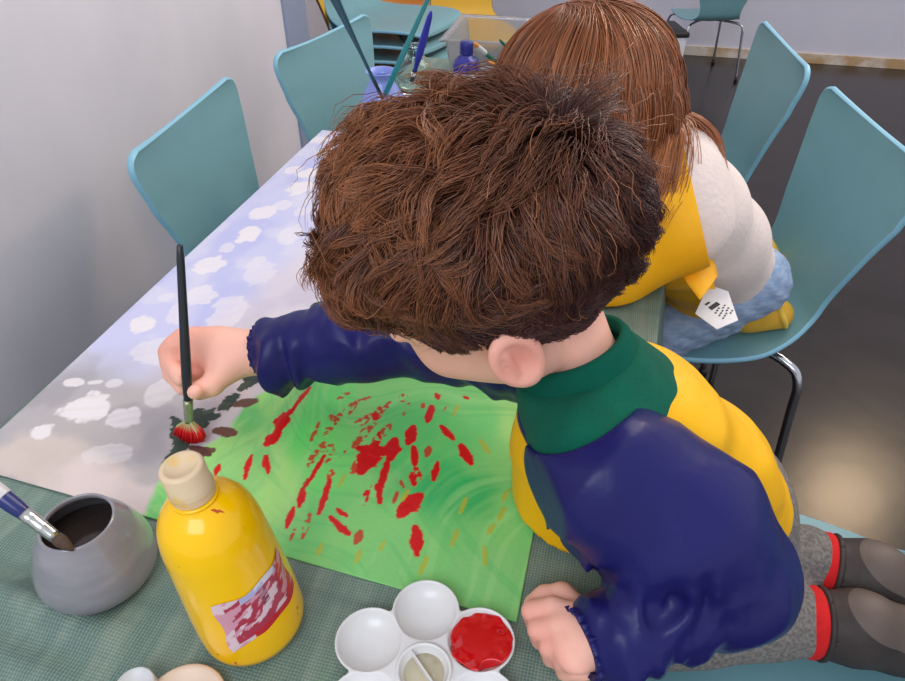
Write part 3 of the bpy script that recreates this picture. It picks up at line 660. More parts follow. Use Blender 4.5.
# torn label wrapped round the lower right side
a0, a1 = -1.32, .34; nu, nv = 90, 50; V = []; cols = []
for i in range(nu):
    u = i/(nu-1)
    for j in range(nv):
        v = j/(nv-1); a = a0+(a1-a0)*(u+.02*math.sin(v*9)*(u-.5)*2); z = .034+.042*v + .004*u + .0012*math.sin(u*13) - (.010*(1-v)*max(0, .3-u)/.3)
        V.append(((RB*(1-.11*max(0, z-.03)/.07)+.0006)*math.cos(a), (RB*(1-.11*max(0, z-.03)/.07)+.0006)*math.sin(a), z))
        q = np.array([u*3, v*3, 0.]); s1 = fbm(np.array([[u*3.2+v*1.6, v*5-u*4, 3.]]), 4)[0]; s2 = fbm(np.array([[u*7, v*9-u*6, 9.]]), 3)[0]
        c = np.array(lin((226, 196, 204)))
        if s1 > -.45 and .12 < u < .93 and v > .08: c = np.array(lin((178, 48, 74)))
        if s2 > .3 or s1 > .62: c = np.array(lin((214, 150, 168)))
        if u > .80 and s2 < .5: c = np.array(lin((206, 30, 44)))
        if v < .14 and u > .3: c = np.array(lin((196, 24, 40)))
        if v > .86 and .3 < u < .8: c = np.array(lin((180, 178, 214) if s2 > -.2 else (222, 214, 226)))
        if .5 < v < .9 and .50 < u < .60 and int(v*40) % 2 == 0: c = np.array(lin((120, 60, 84)))
        cols.append(c)
F = [(i*nv+j, (i+1)*nv+j, (i+1)*nv+j+1, i*nv+j+1) for i in range(nu-1) for j in range(nv-1)]
me = mesh_np('label', V, F); color_attr(me, np.array(cols)); lb = link('label', me, mat('label_paper', (220, 190, 200), .4, attr='col', coat=.2), bot, local=True)
lb['label'] = 'torn pink and red paper label'

# flower palette
PC = at(424, 673, .012); PC[2] = .0014
m_white = mat('white_plastic', (226, 224, 222), .28, var=(216, 214, 212), scale=12, mix=.5, spec=.5, coat=.2)
m_redp = mat('red_wet_paint', (206, 6, 18), .12, var=(196, 4, 14), scale=20, spec=.6, coat=.5)
pal = empty('palette', tuple(PC), 0, 'white flower shaped palette with red paint in one petal', 'palette')
S = Soft((-.082, -.082, -.004), (.082, .082, .032), .0008); rot = _Y+math.pi/2; pet = [(.0475*math.cos(rot+k*math.pi/3), .0475*math.sin(rot+k*math.pi/3)) for k in range(6)]
for x, y in pet: S.ell((x, y, .0145), (.0262, .0262, .0150), k=.004)
S.ell((0, 0, .006), (.034, .034, .012), k=.006)
S.plane((0, 0, .0145), (0, 0, 1), .001)
for x, y in pet: S.ell((x, y, .0165), (.0242, .0242, .0155), k=.0016, op='sub')
S.cap((0, 0, .004), (0, 0, .0215), .0195, .0205, k=.001); S.plane((0, 0, .0175), (0, 0, 1), .0006)
S.ell((0, 0, .020), (.0182, .0182, .0155), k=.001, op='sub')
link('dish', mesh_np('dish', *S.mesh(1)), m_white, pal, local=True)
x, y = pet[5]
S = Soft((x-.028, y-.028, -.002), (x+.028, y+.028, .020), .0006)
S.ell((x, y, .0165), (.0243, .0243, .0156), k=.0008)
S.plane((0, 0, .0128), (-.10, .08, 1), .0012)
S.warp(lambda P: .0010*fbm(P*np.array([110, 110, 0]), 2)*np.clip((np.hypot(P[:, 0]-x, P[:, 1]-y)-.010)/.01, 0, 1))
S.ell((x+.014, y-.021, .014), (.010, .007, .008), k=.002, op='sub')
rp = link('paint_pool', mesh_np('paint_pool', *S.mesh(1)), m_redp, pal, local=True); rp['label'] = 'pool of wet red paint'
m_dirty = mat('murky_rinse', (196, 186, 158), .15, var=(150, 110, 70), scale=60, lo=.55, hi=.75)
lathe('rinse_water', [(0, .0060), (.0120, .0068), (.0160, .0105), (.0158, .0110), (0, .0110)], m_dirty, pal, 40, local=True)
pal.scale = (.95, .95, .95)
link('divider', box_mesh('divider', (-.0006, -.0175, .010), (.0006, .0175, .0172), .0003), m_white, pal, local=True).rotation_euler = (0, 0, _Y+.62)
m_smear = mat('dried_red_smear', (190, 30, 36), .4)
# little lids at the lower edge of the frame
m_lid = mat('beige_lid', (226, 200, 178), .4, var=(216, 188, 166), scale=20, mix=.5); m_clear = glass('cloudy_plastic', (232, 230, 230), .35, .25)
LC = at(183, 706, .006); r = empty('paint_pot_lid', (LC[0], LC[1], .001), 0, 'round beige lid lying on the cloth at the lower edge', 'lid')
lathe('disc', [(0, 0), (.027, 0), (.0285, .001), (.0285, .0055), (.0275, .0065), (.024, .0062), (.0235, .0052), (0, .0052)], m_lid, r, 56, local=True)
LC = at(142, 692, .008); r = empty('bottle_cap', (LC[0]-.004, LC[1], .008), 0, 'small cloudy cap beside the round beige lid', 'cap')
lathe('shell', [(0, -.006), (.0135, -.006), (.014, -.005), (.013, .0065), (.012, .0075), (.0118, .0060), (0, .0058)], m_clear, r, 40, local=True)

# far end of the table: jars, brushes, blue bottle, storage box
m_lilac = mat('lilac_paint_jar', (128, 144, 214), .2, var=(150, 164, 226), scale=20, mix=.8, coat=.3)
m_lilacw = mat('lilac_water', (70, 76, 130), .15, var=(84, 90, 146), scale=20)
def jar_profile(r0, r1, h):
    o = [(0, .0005), (r0*.84, .0005), (r0*.98, h*.08), (r0, h*.22), (r0*.95, h*.42), (r0*.74, h*.62), (r1*.98, h*.78), (r1*.92, h*.86), (r1*1.08, h*.94), (r1*1.22, h*.985), (r1*1.18, h)]
    i = [(r1*1.05, h*.985), (r1*.9, h*.93), (r1*.78, h*.86), (r1*.84, h*.78), (r0*.70-.001, h*.62), (r0*.92-.001, h*.42), (r0*.96-.001, h*.22), (r0*.9-.002, h*.09), (0, h*.06)]
    return [tuple(p) for p in catmull([(*p, 0) for p in o], 4)[:, :2]] + [tuple(p) for p in catmull([(*p, 0) for p in i], 4)[:, :2]]
def jar(loc, r0, r1, h, m, label, water, wl):
    root = empty('water_jar', loc, 0, label, 'jar'); lathe('body', jar_profile(r0, r1, h), m, root, 48, local=True)
    r = np.interp(wl, [.2, .42, .62, .8], [r0*.93, r0*.88, r0*.66, r1*.8])-.002
    lathe('paint_water', [(0, h*.075), (r0*.86-.003, h*.1), (r0*.93-.002, h*.22), (r, h*wl-.001), (r-.001, h*wl), (0, h*wl)], water, root, 40, local=True)
J1 = at(384, 117, 0); jar((J1[0], J1[1], .0005), .043, .0245, .088, m_lilac, 'lilac painted water jar holding a teal brush and a dark brush', m_lilacw, .72)
J2 = at(416, 92, 0); jar((J2[0], J2[1], .0005), .044, .020, .094, glass('clear_glass', (236, 244, 240), .03), 'clear glass jar with a violet blue brush in it', glass('murky_water', (196, 214, 200), .02, .9, 1.33), .3)
brush('paint_brush', tuple(J1+[.010, -.006, .020]), tuple(at(322, -28, .30)), .0052, m_dteal, 'long dark brush with a thick teal end leaning left out of the lilac jar', 'brushes in the far jars', m_black, m_bris_d, lf=.075, lb=.03, rf=.0032, hprof=[.6, .55, .6, 1.0, 1.6, 1.5])
brush('paint_brush', tuple(J1+[-.008, .004, .020]), tuple(at(431, -8, .27)), .0052, m_tealh, 'turquoise brush leaning right out of the lilac jar', 'brushes in the far jars', m_silver, m_bris_d)
brush('paint_brush', tuple(J2+[-.006, -.012, .020]), tuple(at(431, 12, .185)), .0062, m_bluev, 'violet blue brush standing in the clear glass jar', 'brushes in the far jars', m_black, m_bris_d, lf=.03, hprof=[.7, .8, 1.2, 1.15, .8, .4])
m_dkblue = mat('dark_blue_bottle', (40, 40, 140), .14, var=(52, 52, 160), scale=20, coat=.4); m_bcap = mat('blue_cap', (36, 36, 120), .4, var=(48, 48, 140), scale=40)
J3 = at(466, 94, 0); b3 = empty('paint_bottle', (J3[0], J3[1], .001), 0, 'small dark blue paint bottle beside the clear box', 'bottle')
lathe('body', [(0, 0), (.026, 0), (.028, .003), (.028, .052), (.0275, .060), (.024, .069), (.016, .076), (.0115, .079), (.0115, .086), (0, .086)], m_dkblue, b3, 40, local=True)
lathe('cap', [(0, .081), (.0135, .081), (.014, .083), (.0125, .087), (.0135, .0895), (.0135, .102), (.011, .105), (0, .105)], m_bcap, b3, 32, local=True)
lathe('label', [(.0283, .012), (.0285, .013), (.0285, .046), (.0283, .047)], m_pale, b3, 40, local=True)
# clear storage box
m_box = mat('clear_box_plastic', (228, 226, 228), .12, trans=.86, ior=1.2, var=(220, 220, 224), scale=20)
def box_shell(name, cx, cy, w, d, h, m, parent, t=.0025):
    V = []; F = []
    def ring(fx, z, inn): V.extend([(cx+sx*(w*fx-inn), cy+sy*(d*fx-inn), z) for sx, sy in ((-1, -1), (1, -1), (1, 1), (-1, 1))])
    ring(.90, 0, 0); ring(.99, h*.95, 0); ring(1.0, h*.955, -.010); ring(1.0, h, -.010); ring(1.0, h, t); ring(.99, h*.95, t); ring(.90, t, t)
    for k in range(6):
        for i in range(4): F.append((k*4+i, k*4+(i+1) % 4, (k+1)*4+(i+1) % 4, (k+1)*4+i))
    F.append((3, 2, 1, 0)); F.append((24, 25, 26, 27))
    me = mesh_np(name, V, F); o = link(name, me, m, parent, smooth=False, local=True)
    bv = o.modifiers.new('round', 'BEVEL'); bv.width = .004; bv.segments = 3; bv.limit_method = 'ANGLE'; return o
bx = empty('storage_box', (-.215, 1.54, .0012), .03, 'clear plastic storage box with brushes behind the girl', 'box')
box_shell('body', 0, 0, .165, .105, .105, m_box, bx)
for (p0, p1, mh, mb, lb) in (((-.235, 1.50, .012), at(474, 43, .125), m_greenh, m_orange, 'brush with orange bristles leaning over the rim of the clear box'),
                             ((-.195, 1.52, .012), at(500, 40, .115), m_greenh, m_bris, 'green handled brush leaning inside the clear box')):
    if mb is m_orange: brush('paint_brush', tuple(p1), tuple(p0), .0045, mh, lb, 'brushes in the clear box', m_pale, mb, lf=.035, lb=.014, rf=.0048)
    else: brush('paint_brush', tuple(p0), tuple(p1), .0048, mh, lb, 'brushes in the clear box', m_silver, mb)
brush('paint_brush', (-.16, 1.50, .012), tuple(at(489, 62, .10)), .0045, m_orange, 'short orange handled brush in the clear box', 'brushes in the clear box', m_silver, m_bris)
# ------------------------------------------------------------------ the boy
def unit(v): v = np.array(v, float); return v/np.linalg.norm(v)
def frame(f, l):
    l = unit(l); f = np.array(f, float); f = unit(f-l*(f@l)); return f, l, np.cross(f, l)
m_skin = mat('skin', (236, 186, 164), .48, attr='col', sss=.12, bump=.06, bscale=300, spec=.4)
def head_solid(S, c, f, l, u, sc=1.0):
    A = np.array([f, l, u]); P = lambda a, b, d: c+sc*(f*a+l*b+u*d); r = lambda *q: np.array(q)*sc
    S.ell(P(-.004, 0, .006), r(.088, .072, .080), A, .01); S.ell(P(.030, 0, -.030), r(.052, .056, .060), A, .02)
    S.ell(P(.048, 0, -.078), r(.028, .030, .020), A, .022)
    for s in (1, -1):
        S.ell(P(.050, s*.032, -.046), r(.030, .026, .028), A, .016); S.ell(P(.012, s*.050, -.050), r(.034, .016, .040), A, .016)
    S.cap(P(.078, 0, -.022), P(.090, 0, -.042), .007*sc, .010*sc, .008); S.ell(P(.083, .010, -.046), r(.007, .006, .006), A, .005); S.ell(P(.083, -.010, -.046), r(.007, .006, .006), A, .005)
    for s in (1, -1): S.ell(P(.086, s*.029, -.012), r(.012, .014, .009), A, .008, 'sub')
    for s in (1, -1): S.ell(P(.0735, s*.0285, -.010), r(.0105, .0150, .0095), A, .003)
    S.ell(P(.076, 0, -.063), r(.009, .017, .0045), A, .006); S.ell(P(.074, 0, -.071), r(.009, .014, .005), A, .006)
    S.ell(P(.087, 0, -.067), r(.010, .018, .0015), A, .003, 'sub')
    for s in (1, -1):                              # ears: rim, bowl, lobe
        e = P(-.008, s*.074, -.022); of = unit(-.55*f + s*l); ef = unit(f-of*(f@of)); eu = np.cross(ef, of)*(1 if s > 0 else -1); eu = unit(u*.97-f*.12); ef = unit(np.cross(eu, of)); E = np.array([ef, of, eu])
        S.ell(e+of*.007*sc, r(.0175, .0065, .027), E, .005)
        S.ell(e+of*.0135*sc+ef*s*0-ef*.001, r(.0125, .0065, .0200), E, .0018, 'sub'); S.cap(e+of*.008*sc+ef*-.004+eu*.012, e+of*.008*sc+ef*-.006-eu*.008, .0026, .003, .002)
        S.ell(e+of*.004*sc-eu*.020*sc, r(.009, .0055, .010), E, .006); S.ell(e+of*.006*sc+(f*.010-u*.002)*sc, r(.004, .004, .007), E, .004)
def finger(S, pts, r0, r1, k=.003): S.chain(pts, np.linspace(r0, r1, len(pts)), k)

HC = np.array([-.0770, .3885, .2500]); HF, HL, HU = frame((-.847, -.004, -.531), (.207, -.924, -.323))
def hp(a, b, d): return HC+HF*a+HL*b+HU*d
NECK0 = hp(-.016, 0, -.058); NECK1 = np.array([.006, .400, .132])
SHL = np.array([.016, .342, .118]); SHR = np.array([-.004, .452, .104])
ELL = np.array([.124, .322, .034]); WRL = np.array([.040, .264, .028])
ELR = np.array([-.130, .490, .095]); WRR = at(256, 351, .060)
HIP = np.array([.134, .480, -.080]); CHEST = np.array([.032, .412, .076]); MID = np.array([.090, .448, .002])
KNL = np.array([.075, .420, -.212]); KNR = np.array([.085, .535, -.212]); ANL = np.array([.262, .482, -.222]); ANR = np.array([.282, .556, -.212])
TABLE_LO = (-.6, .1, -.08)
def off_table(S):
    for y in np.arange(.19, .66, .02): S.notbox((-.6, y-.011, -.08), (edge_r(y)+.004, y+.011, .004))
S = Soft((-.43, .19, -.285), (.44, .64, .37), .0020)
S.chain([NECK0, NECK1], [.031, .030], .02)
S.chain([NECK1, CHEST, MID, HIP], [.030, .062, .062, .066], .02)
for a in (SHL, SHR): S.chain([NECK1+[0, 0, -.012], a], [.026, .030], .02)
off_table(S)
S.chain([SHL, ELL, WRL], [.036, .029, .020], .012); S.chain([SHR, ELR, WRR], [.036, .029, .0195], .012)
for kn, an, sd in ((KNL, ANL, -.045), (KNR, ANR, .045)): S.chain([HIP+[0, sd, 0], kn, an, an+[.085, 0, -.012]], [.062, .042, .028, .024], .015)
head_solid(S, HC, HF, HL, HU)
# far hand (his right): closed round the brush, thumb towards the camera
BTIP = at(190, 442, .002)
GRIP = at(187, 384, .048)
BDIR = unit(at(180, 248, .180)-BTIP)
w = WRR; kd = unit(at(190, 352, .066)-w)
kn = [at(196, 338, .075), at(183, 339, .073), at(176, 347, .067), at(178, 358, .058)]      # index..little knuckles
for q, r in zip(kn, (.0105, .0105, .010, .0092)): S.chain([w, w*.45+q*.55, q], [.0185, .0140, r], .006)
S.ell(w*.5+.5*(kn[0]+kn[3])/2, (.026, .020, .017), None, .012)
S.chain([w+(0, -.004, -.004), at(226, 368, .054), at(212, 385, .048)], [.015, .0135, .0105], .010)
G1 = BTIP+BDIR*.058
S.chain([at(212, 385, .048), at(200, 390, .045), G1+np.array([.0095, -.0035, -.002])], [.0098, .0085, .0070], .005)
# index and middle reach down on the far/left side of the handle, others tuck under
side = unit(np.cross(BDIR, CR))
S.chain([kn[0], at(173, 346, .070), at(170, 362, .058), G1+np.array([-.0085, .004, .004])], [.0095, .0085, .0078, .0066], .004)
S.chain([kn[1], at(168, 352, .064), at(172, 374, .050), G1+np.array([-.0095, .004, -.008])], [.0095, .0085, .0078, .0066], .004)
S.chain([kn[2], at(170, 362, .054), at(182, 376, .043), at(196, 374, .046)], [.0090, .008, .0072, .0065], .004)
S.chain([kn[3], at(180, 368, .046), at(192, 376, .040), at(204, 370, .046)], [.0082, .0072, .0066, .006], .004)
# near hand (his left): loose fist resting on the cloth
w = WRL
kq = [at(553, 608, .029), at(558, 626, .030), at(566, 643, .028), at(574, 657, .024)]
tq = [at(532, 611, .021), at(538, 629, .021), at(549, 647, .020), at(562, 661, .018)]
S.ell((w+kq[1]+kq[2])/3+np.array([.002, 0, -.004]), (.019, .025, .014), None, .006)
for q, r in zip(kq, (.0088, .0088, .0084, .0078)): S.chain([w, w*.5+q*.5, q], [.019, .0120, r], .005)
for q, t, r, b in zip(kq, tq, (.0074, .0074, .0070, .0064), (.020, .020, .018, .014)):
    dn = t+np.array([.003, 0, -.0125]); S.chain([q, t, dn, dn+np.array([b, .002, .001])], [r*1.08, r*1.06, r, r*.9], .0012)
S.chain([w+np.array([-.006, .010, -.006]), at(562, 596, .018), at(545, 597, .015), at(533, 604, .012)], [.012, .0095, .0082, .0072], .004)
V, F = S.mesh(1)
me = mesh_np('person', V, F)
col = np.ones((len(V), 3))*np.array(lin((248, 186, 164)))
def tint(c, r, colr, a):
    global col
    d = np.linalg.norm(V-c, axis=1); m = (np.clip(1-d/r, 0, 1)**1.0*a)[:, None]; col = col*(1-m)+np.array(lin(colr))*m
tint(hp(-.012, .078, -.020), .034, (226, 138, 122), .8); tint(hp(-.012, -.078, -.020), .034, (226, 138, 122), .8); tint(hp(.060, .040, -.045), .035, (236, 164, 146), .5); tint(hp(.060, -.040, -.045), .035, (236, 164, 146), .5)
tint(hp(.084, 0, -.066), .016, (206, 116, 112), 1.0)
for q in kn: tint(q, .03, (232, 158, 136), .6)
for q in list(tq): tint(q, .022, (230, 156, 140), .6)
color_attr(me, np.clip(col, 0, 1))
boy = link('person', me, m_skin)
tag(boy, 'boy in a navy and yellow smock leaning over to paint with a held brush', 'person')
m_eye = mat('eye_white', (236, 232, 228), .15, var=(230, 224, 220), scale=50); m_iris = mat('brown_iris', (70, 44, 30), .1, var=(50, 32, 22), scale=200)
def ball(name, c, r, m, parent, A=None, rr=(1, 1, 1)):
    bm = bmesh.new(); bmesh.ops.create_uvsphere(bm, u_segments=24, v_segments=16, radius=1)
    A = np.eye(3) if A is None else np.array(A)
    for v in bm.verts: v.co = Vector(np.array(c)+ (np.array(v.co)*r*np.array(rr))@A)
    me = bpy.data.meshes.new(name); bm.to_mesh(me); bm.free(); return link(name, me, m, parent)
def face_bits(parent, hpf, A, browm):
    for s in (1, -1):
        e = ball('eye', hpf(.0735, s*.0285, -.0165), .0088, m_eye, parent); ball('iris', hpf(.0800, s*.0285, -.0195), .0042, m_iris, e, A, (.6, 1, 1))
        tube('eyebrow', [hpf(.079, s*.016, .006), hpf(.082, s*.028, .010), hpf(.074, s*.043, .005)], [.0016, .0022, .001], browm, parent, 8)
m_hairflat = mat('brown_hair_root', (48, 30, 22), .95, var=(36, 22, 17), scale=80, spec=.1)
face_bits(boy, hp, [HF, HL, HU], m_hairflat)
for hand_tips in ((G1+np.array([.0095, -.0035, -.002]),),): pass

# ---- hair: strands following the scalp from the whorl outwards
def hair_mat(name, rough=.34):
    m = mat(name, (60, 36, 24), rough, attr='col', spec=.55); return m
def grow(parent, name, c, A, R, roots, flow, length, lift, steps, width, colfn, seed, clump=60, clumpf=.75, curl=0.0, nf=15, stop=None, grav=0.0, push=None):
    """roots: unit vectors in the head frame; flow(P unit) -> direction in the head frame"""
    rng = np.random.default_rng(seed); n = len(roots); R = np.array(R); P = roots*R; path = [P.copy()]
    Ln = length(roots)*rng.uniform(.75, 1.15, n); lf = rng.uniform(.55, 1.2, n)*np.clip(1+.5*fbm(roots*3.2+seed, 2), .5, 1.6)
    ph = rng.uniform(0, 6.28, n); D = None
    ci = rng.choice(n, clump, replace=False); own = ((roots[:, None]-roots[ci][None])**2).sum(2).argmin(1)
    big = rng.choice(n, max(clump//6, 8), replace=False); ob = ((roots[:, None]-roots[big][None])**2).sum(2).argmin(1)
    topw = np.clip(roots[:, 2]*1.5-.1+.5*np.clip(roots[:, 0]-.3, 0, 1)-.5*np.clip(-roots[:, 1], 0, 1)*0, .04, 1); lf = lf*(1+topw*(rng.uniform(-.45, .8, clump)[own])); cd = (rng.normal(0, .22, (clump, 3))[own]+rng.normal(0, .30, (len(big), 3))[ob])*topw[:, None]
    for s in range(1, steps):
        t = s/(steps-1); nrm = P/(R*R); nrm /= np.linalg.norm(nrm, axis=1)[:, None]
        u = P/np.linalg.norm(P, axis=1)[:, None]
        d = flow(u, t) + cd*(.4+t) + .45*np.stack([fbm(u*nf*.25+k*31+seed+t*.6, 2) for k in range(3)], 1)*(.35+curl*t)
        d = d - nrm*(d*nrm).sum(1)[:, None]; d /= np.linalg.norm(d, axis=1)[:, None]+1e-9
        if D is not None: d = d*.42+D*.58; d /= np.linalg.norm(d, axis=1)[:, None]
        D = d
        P = P + d*(Ln/(steps-1))[:, None]
        rad = np.linalg.norm(P/R, axis=1); want = 1 + (lift(P/R/rad[:, None])*lf*(4*t*(1-.55*t)))/.08
        P = P*(want/rad)[:, None]
        if grav: P = P + np.array(grav)*(t*t)*(Ln/(steps-1))[:, None]
        if curl: P = P + curl*.0007*t*np.stack([np.sin(ph*.2+t*9+u[:, 1]*20), np.cos(t*8+u[:, 0]*20), np.sin(t*10+u[:, 2]*20)], 1)
        path.append(P.copy())
    path = np.array(path)                          # steps, n, 3
    if stop is not None:                           # hair is cut where it passes the hairline
        u = path/R; u = u/np.linalg.norm(u, axis=2)[..., None]; bad = u[..., 2] < np.interp(u[..., 0], *HLINE)-stop(u[..., 0]); bad[0] = False
        for s in range(1, steps): bad[s] |= bad[s-1]; path[s][bad[s]] = path[s-1][bad[s]] + (path[s-1]-path[max(s-2, 0)])[bad[s]]*.05
    own = ci[own]
    tt = np.linspace(0, 1, steps)[:, None, None]; path = path*(1-clumpf*tt**1.5)+path[:, own]*(clumpf*tt**1.5) + rng.normal(0, .0007, path.shape)*tt
    path = c + path@np.array(A)
    if push is not None: path = push(path)
    return path, own
def strands_mesh(path, width, cols_root, cols_tip):
    st, n, _ = path.shape; T = np.gradient(path, axis=0); T /= np.linalg.norm(T, axis=2)[..., None]+1e-9
    ref = np.array([.3, .2, .93]); Nn = np.cross(T, ref); Nn /= np.linalg.norm(Nn, axis=2)[..., None]+1e-9; B = np.cross(T, Nn)
    w = (width*np.interp(np.linspace(0, 1, st), [0, .3, .8, 1], [1, 1, .7, .15]))[:, None, None]
    V = np.stack([path+w*(Nn*math.cos(a)+B*math.sin(a)) for a in (0, 2.094, 4.189)], 2)   # st,n,3,3
    I = np.arange(st*n*3).reshape(st, n, 3); F = []
    for k in range(3):
        k2 = (k+1) % 3; F.append(np.stack([I[:-1, :, k], I[:-1, :, k2], I[1:, :, k2], I[1:, :, k]], -1).reshape(-1, 4))
    tt = np.linspace(0, 1, st)[:, None, None]; C = cols_root[None]*(1-tt)+cols_tip[None]*tt
    C = np.repeat(C[:, :, None, :], 3, 2)
    return V.reshape(-1, 3), np.concatenate(F), C.reshape(-1, 3)
def sphere_roots(n, seed, keep):
    rng = np.random.default_rng(seed); v = rng.normal(size=(n*4, 3)); v /= np.linalg.norm(v, axis=1)[:, None]; v = v[keep(v)]; return v[:n]
HR = (.092, .077, .085); HCC = hp(-.004, 0, .006)
WH = unit((-.90, -.18, .50))
def boy_keep(v):                                   # hairline: forehead, temple, round the ear, nape
    f, l, u = v.T; return u > np.interp(f, *HLINE)
def boy_flow(u, t):
    d = u-WH*(u@WH)[:, None]; w0 = np.linalg.norm(d, axis=1)[:, None]; d = d/(w0+.05) + np.clip(.35-w0, 0, 1)*2.2*np.array([.6, .5, .3])
    sw = np.cross(WH, u); fr = np.clip(u[:, 0]+.3, 0, 1)[:, None]
    return d + .30*sw + fr*np.array([.5, .25, -.1])
HLINE = ([-1, -.75, -.45, -.18, -.05, .1, .4, .65, .8, .95, 1], [-.75, -.80, -.75, -.38, -.08, -.05, .02, .22, .30, .35, .36])
def boy_len(v):
    L = np.interp(v[:, 0]+.5*v[:, 2], [-1, -.4, .2, .7, 1.2], [.032, .046, .058, .054, .048])
    room = (v[:, 2]-np.interp(v[:, 0], *HLINE))*.088 + np.interp(v[:, 0], [-.2, .1, .5, .9], [.005, .005, .012, .022])
    return np.minimum(L, np.maximum(room, .006))
LIFTS = np.array([(.39, -.33, .86, .015), (.12, -.49, .86, .010), (-.17, -.62, .77, .007), (-.37, -.61, .70, .009), (-.68, -.46, .57, .020), (-.84, -.42, .34, .030), (-.94, -.31, .13, .026),
                  (-.99, -.11, -.03, .021), (-.92, .03, -.39, .018), (.75, 0, .66, .013), (.88, .19, .44, .009), (-.9, -.18, .5, .024), (0, 0, 1, .018), (0, .9, .4, .010), (-.4, .8, .4, .011),
                  (0, .98, 0, .002), (.5, .85, 0, .002), (-.6, .7, -.4, .005), (.9, .3, .2, .006), (-.7, .6, .3, .016), (.5, .6, .6, .016), (0, -1, 0, .006), (-.3, -.9, .3, .010), (.3, .95, .15, .004), (-.3, .95, -.2, .003)])
def boy_lift(v):
    w = np.exp(-((v[:, None]-LIFTS[None, :, :3])**2).sum(2)/.07)+1e-9
    return (w*LIFTS[:, 3]).sum(1)/w.sum(1)/1.9
parts = []
rt = sphere_roots(25000, 3, boy_keep); path, own = grow(boy, 'hair', HCC, [HF, HL, HU], HR, rt, boy_flow, boy_len, boy_lift, 12, .0006, None, 5, 1050, .72, 1.1, stop=lambda f: .10+.10*(.5+.5*np.sin(f*60))*np.clip(f+.1, 0, 1)+.10*np.clip(f-.5, 0, 1))
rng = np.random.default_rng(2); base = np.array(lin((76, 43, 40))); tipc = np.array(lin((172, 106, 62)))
v1 = rng.uniform(.6, 1.35, (len(rt), 1)); v2 = rng.uniform(.7, 1.4, (len(rt), 1)); hi = np.clip(rt[:, 2:3]*1.15-.22, .03, 1)  # warm lamp highlight painted into strands high on the head, lower strands darkened
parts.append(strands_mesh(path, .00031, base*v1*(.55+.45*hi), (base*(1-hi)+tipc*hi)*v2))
# loose fly-aways
rt2 = sphere_roots(300, 13, lambda v: boy_keep(v) & (v[:, 2] > .05)); path2, _ = grow(boy, 'hair', HCC, [HF, HL, HU], HR, rt2, boy_flow, lambda v: boy_len(v)*1.05, lambda v: boy_lift(v)*1.2, 12, .0004, None, 8, 250, .1, 1.3, stop=lambda f: .16)
parts.append(strands_mesh(path2, .00030, np.tile(base, (len(rt2), 1)), np.tile(tipc*1.2, (len(rt2), 1))))
# under-layer of hair close to the scalp
Sx = Soft(HC-.125, HC+.125, .003); Sx.ell(HCC, np.array(HR)-.001, [HF, HL, HU], .004)
Vh, Fh = Sx.mesh(1); q = ((Vh-HCC)@np.array([HF, HL, HU]).T)/np.array(HR); q /= np.linalg.norm(q, axis=1)[:, None]
line = np.interp(q[:, 0], *HLINE); (Va, Fa), _ = clip_mesh(Vh, Fh, q[:, 2]-line-.04)
def hair_object(parent, parts, cap, m):
    Vs = [p[0] for p in parts]; Fs = []; o = 0
    for p in parts: Fs.append(p[1]+o); o += len(p[0])
    V = np.concatenate(Vs); F = np.concatenate(Fs); C = np.concatenate([p[2] for p in parts])
    if cap is not None:
        Vc, Fc, cc = cap; F = np.concatenate([F, np.concatenate([Fc+len(V), Fc[:, 2:3]+len(V)], 1)]); V = np.concatenate([V, Vc]); C = np.concatenate([C, np.tile(cc, (len(Vc), 1))])
        # degenerate quads are turned into triangles by validate()
    me = mesh_np('hair', V, F); color_attr(me, C); return link('hair', me, m, parent)
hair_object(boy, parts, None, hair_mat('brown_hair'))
capm = mesh_np('hair_root', Va, Fa); 
bh = link('hair_underlayer', capm, m_hairflat, boy)

# ---- clothes
def folds(amp, f, o=0, st=(1, 1, 1)): return lambda P: amp*fbm(P*f*np.array(st)+o, 2)
m_green = mat('green_jersey', (10, 96, 74), .85, var=(8, 84, 66), scale=30, mix=.8, bump=.35, bscale=700, sheen=.03, spec=.15)
m_rib = mat('green_rib', (8, 88, 70), .85, var=(6, 76, 62), scale=40, spec=.15)
m_navy = mat('navy_nylon', (30, 29, 94), .36, var=(24, 24, 80), scale=10, mix=.6, bump=.25, bscale=45, spec=.28)
m_yelc = mat('yellow_nylon', (250, 186, 0), .5, var=(240, 174, 0), scale=12, mix=.6, bump=.2, bscale=40, spec=.4)
# sweater: shoulders and upper back
S = Soft((-.10, .22, -.12), (.36, .62, .30), .003)
S.chain([NECK1+[-.002, 0, .002], CHEST+[.004, 0, .004], MID, HIP*.8+MID*.2], [.043, .069, .068, .071], .03)
for a in (SHL, SHR): S.chain([NECK1, a], [.040, .041], .03)
S.chain([SHR, SHR*.6+ELR*.4], [.041, .036], .02); S.chain([SHL, SHL*.6+ELL*.4], [.0385, .034], .02); off_table(S)
NKD = unit(NECK0-NECK1)
S.plane(NECK1+NKD*.024, NKD, .004); S.cap(NECK1-NKD*.01, NECK1+NKD*.09, .0355, .0355, .003, 'sub')
S.warp(folds(.0016, 26, 3))
sw = link('sweater', mesh_np('sweater', *S.mesh(1)), m_green, boy)
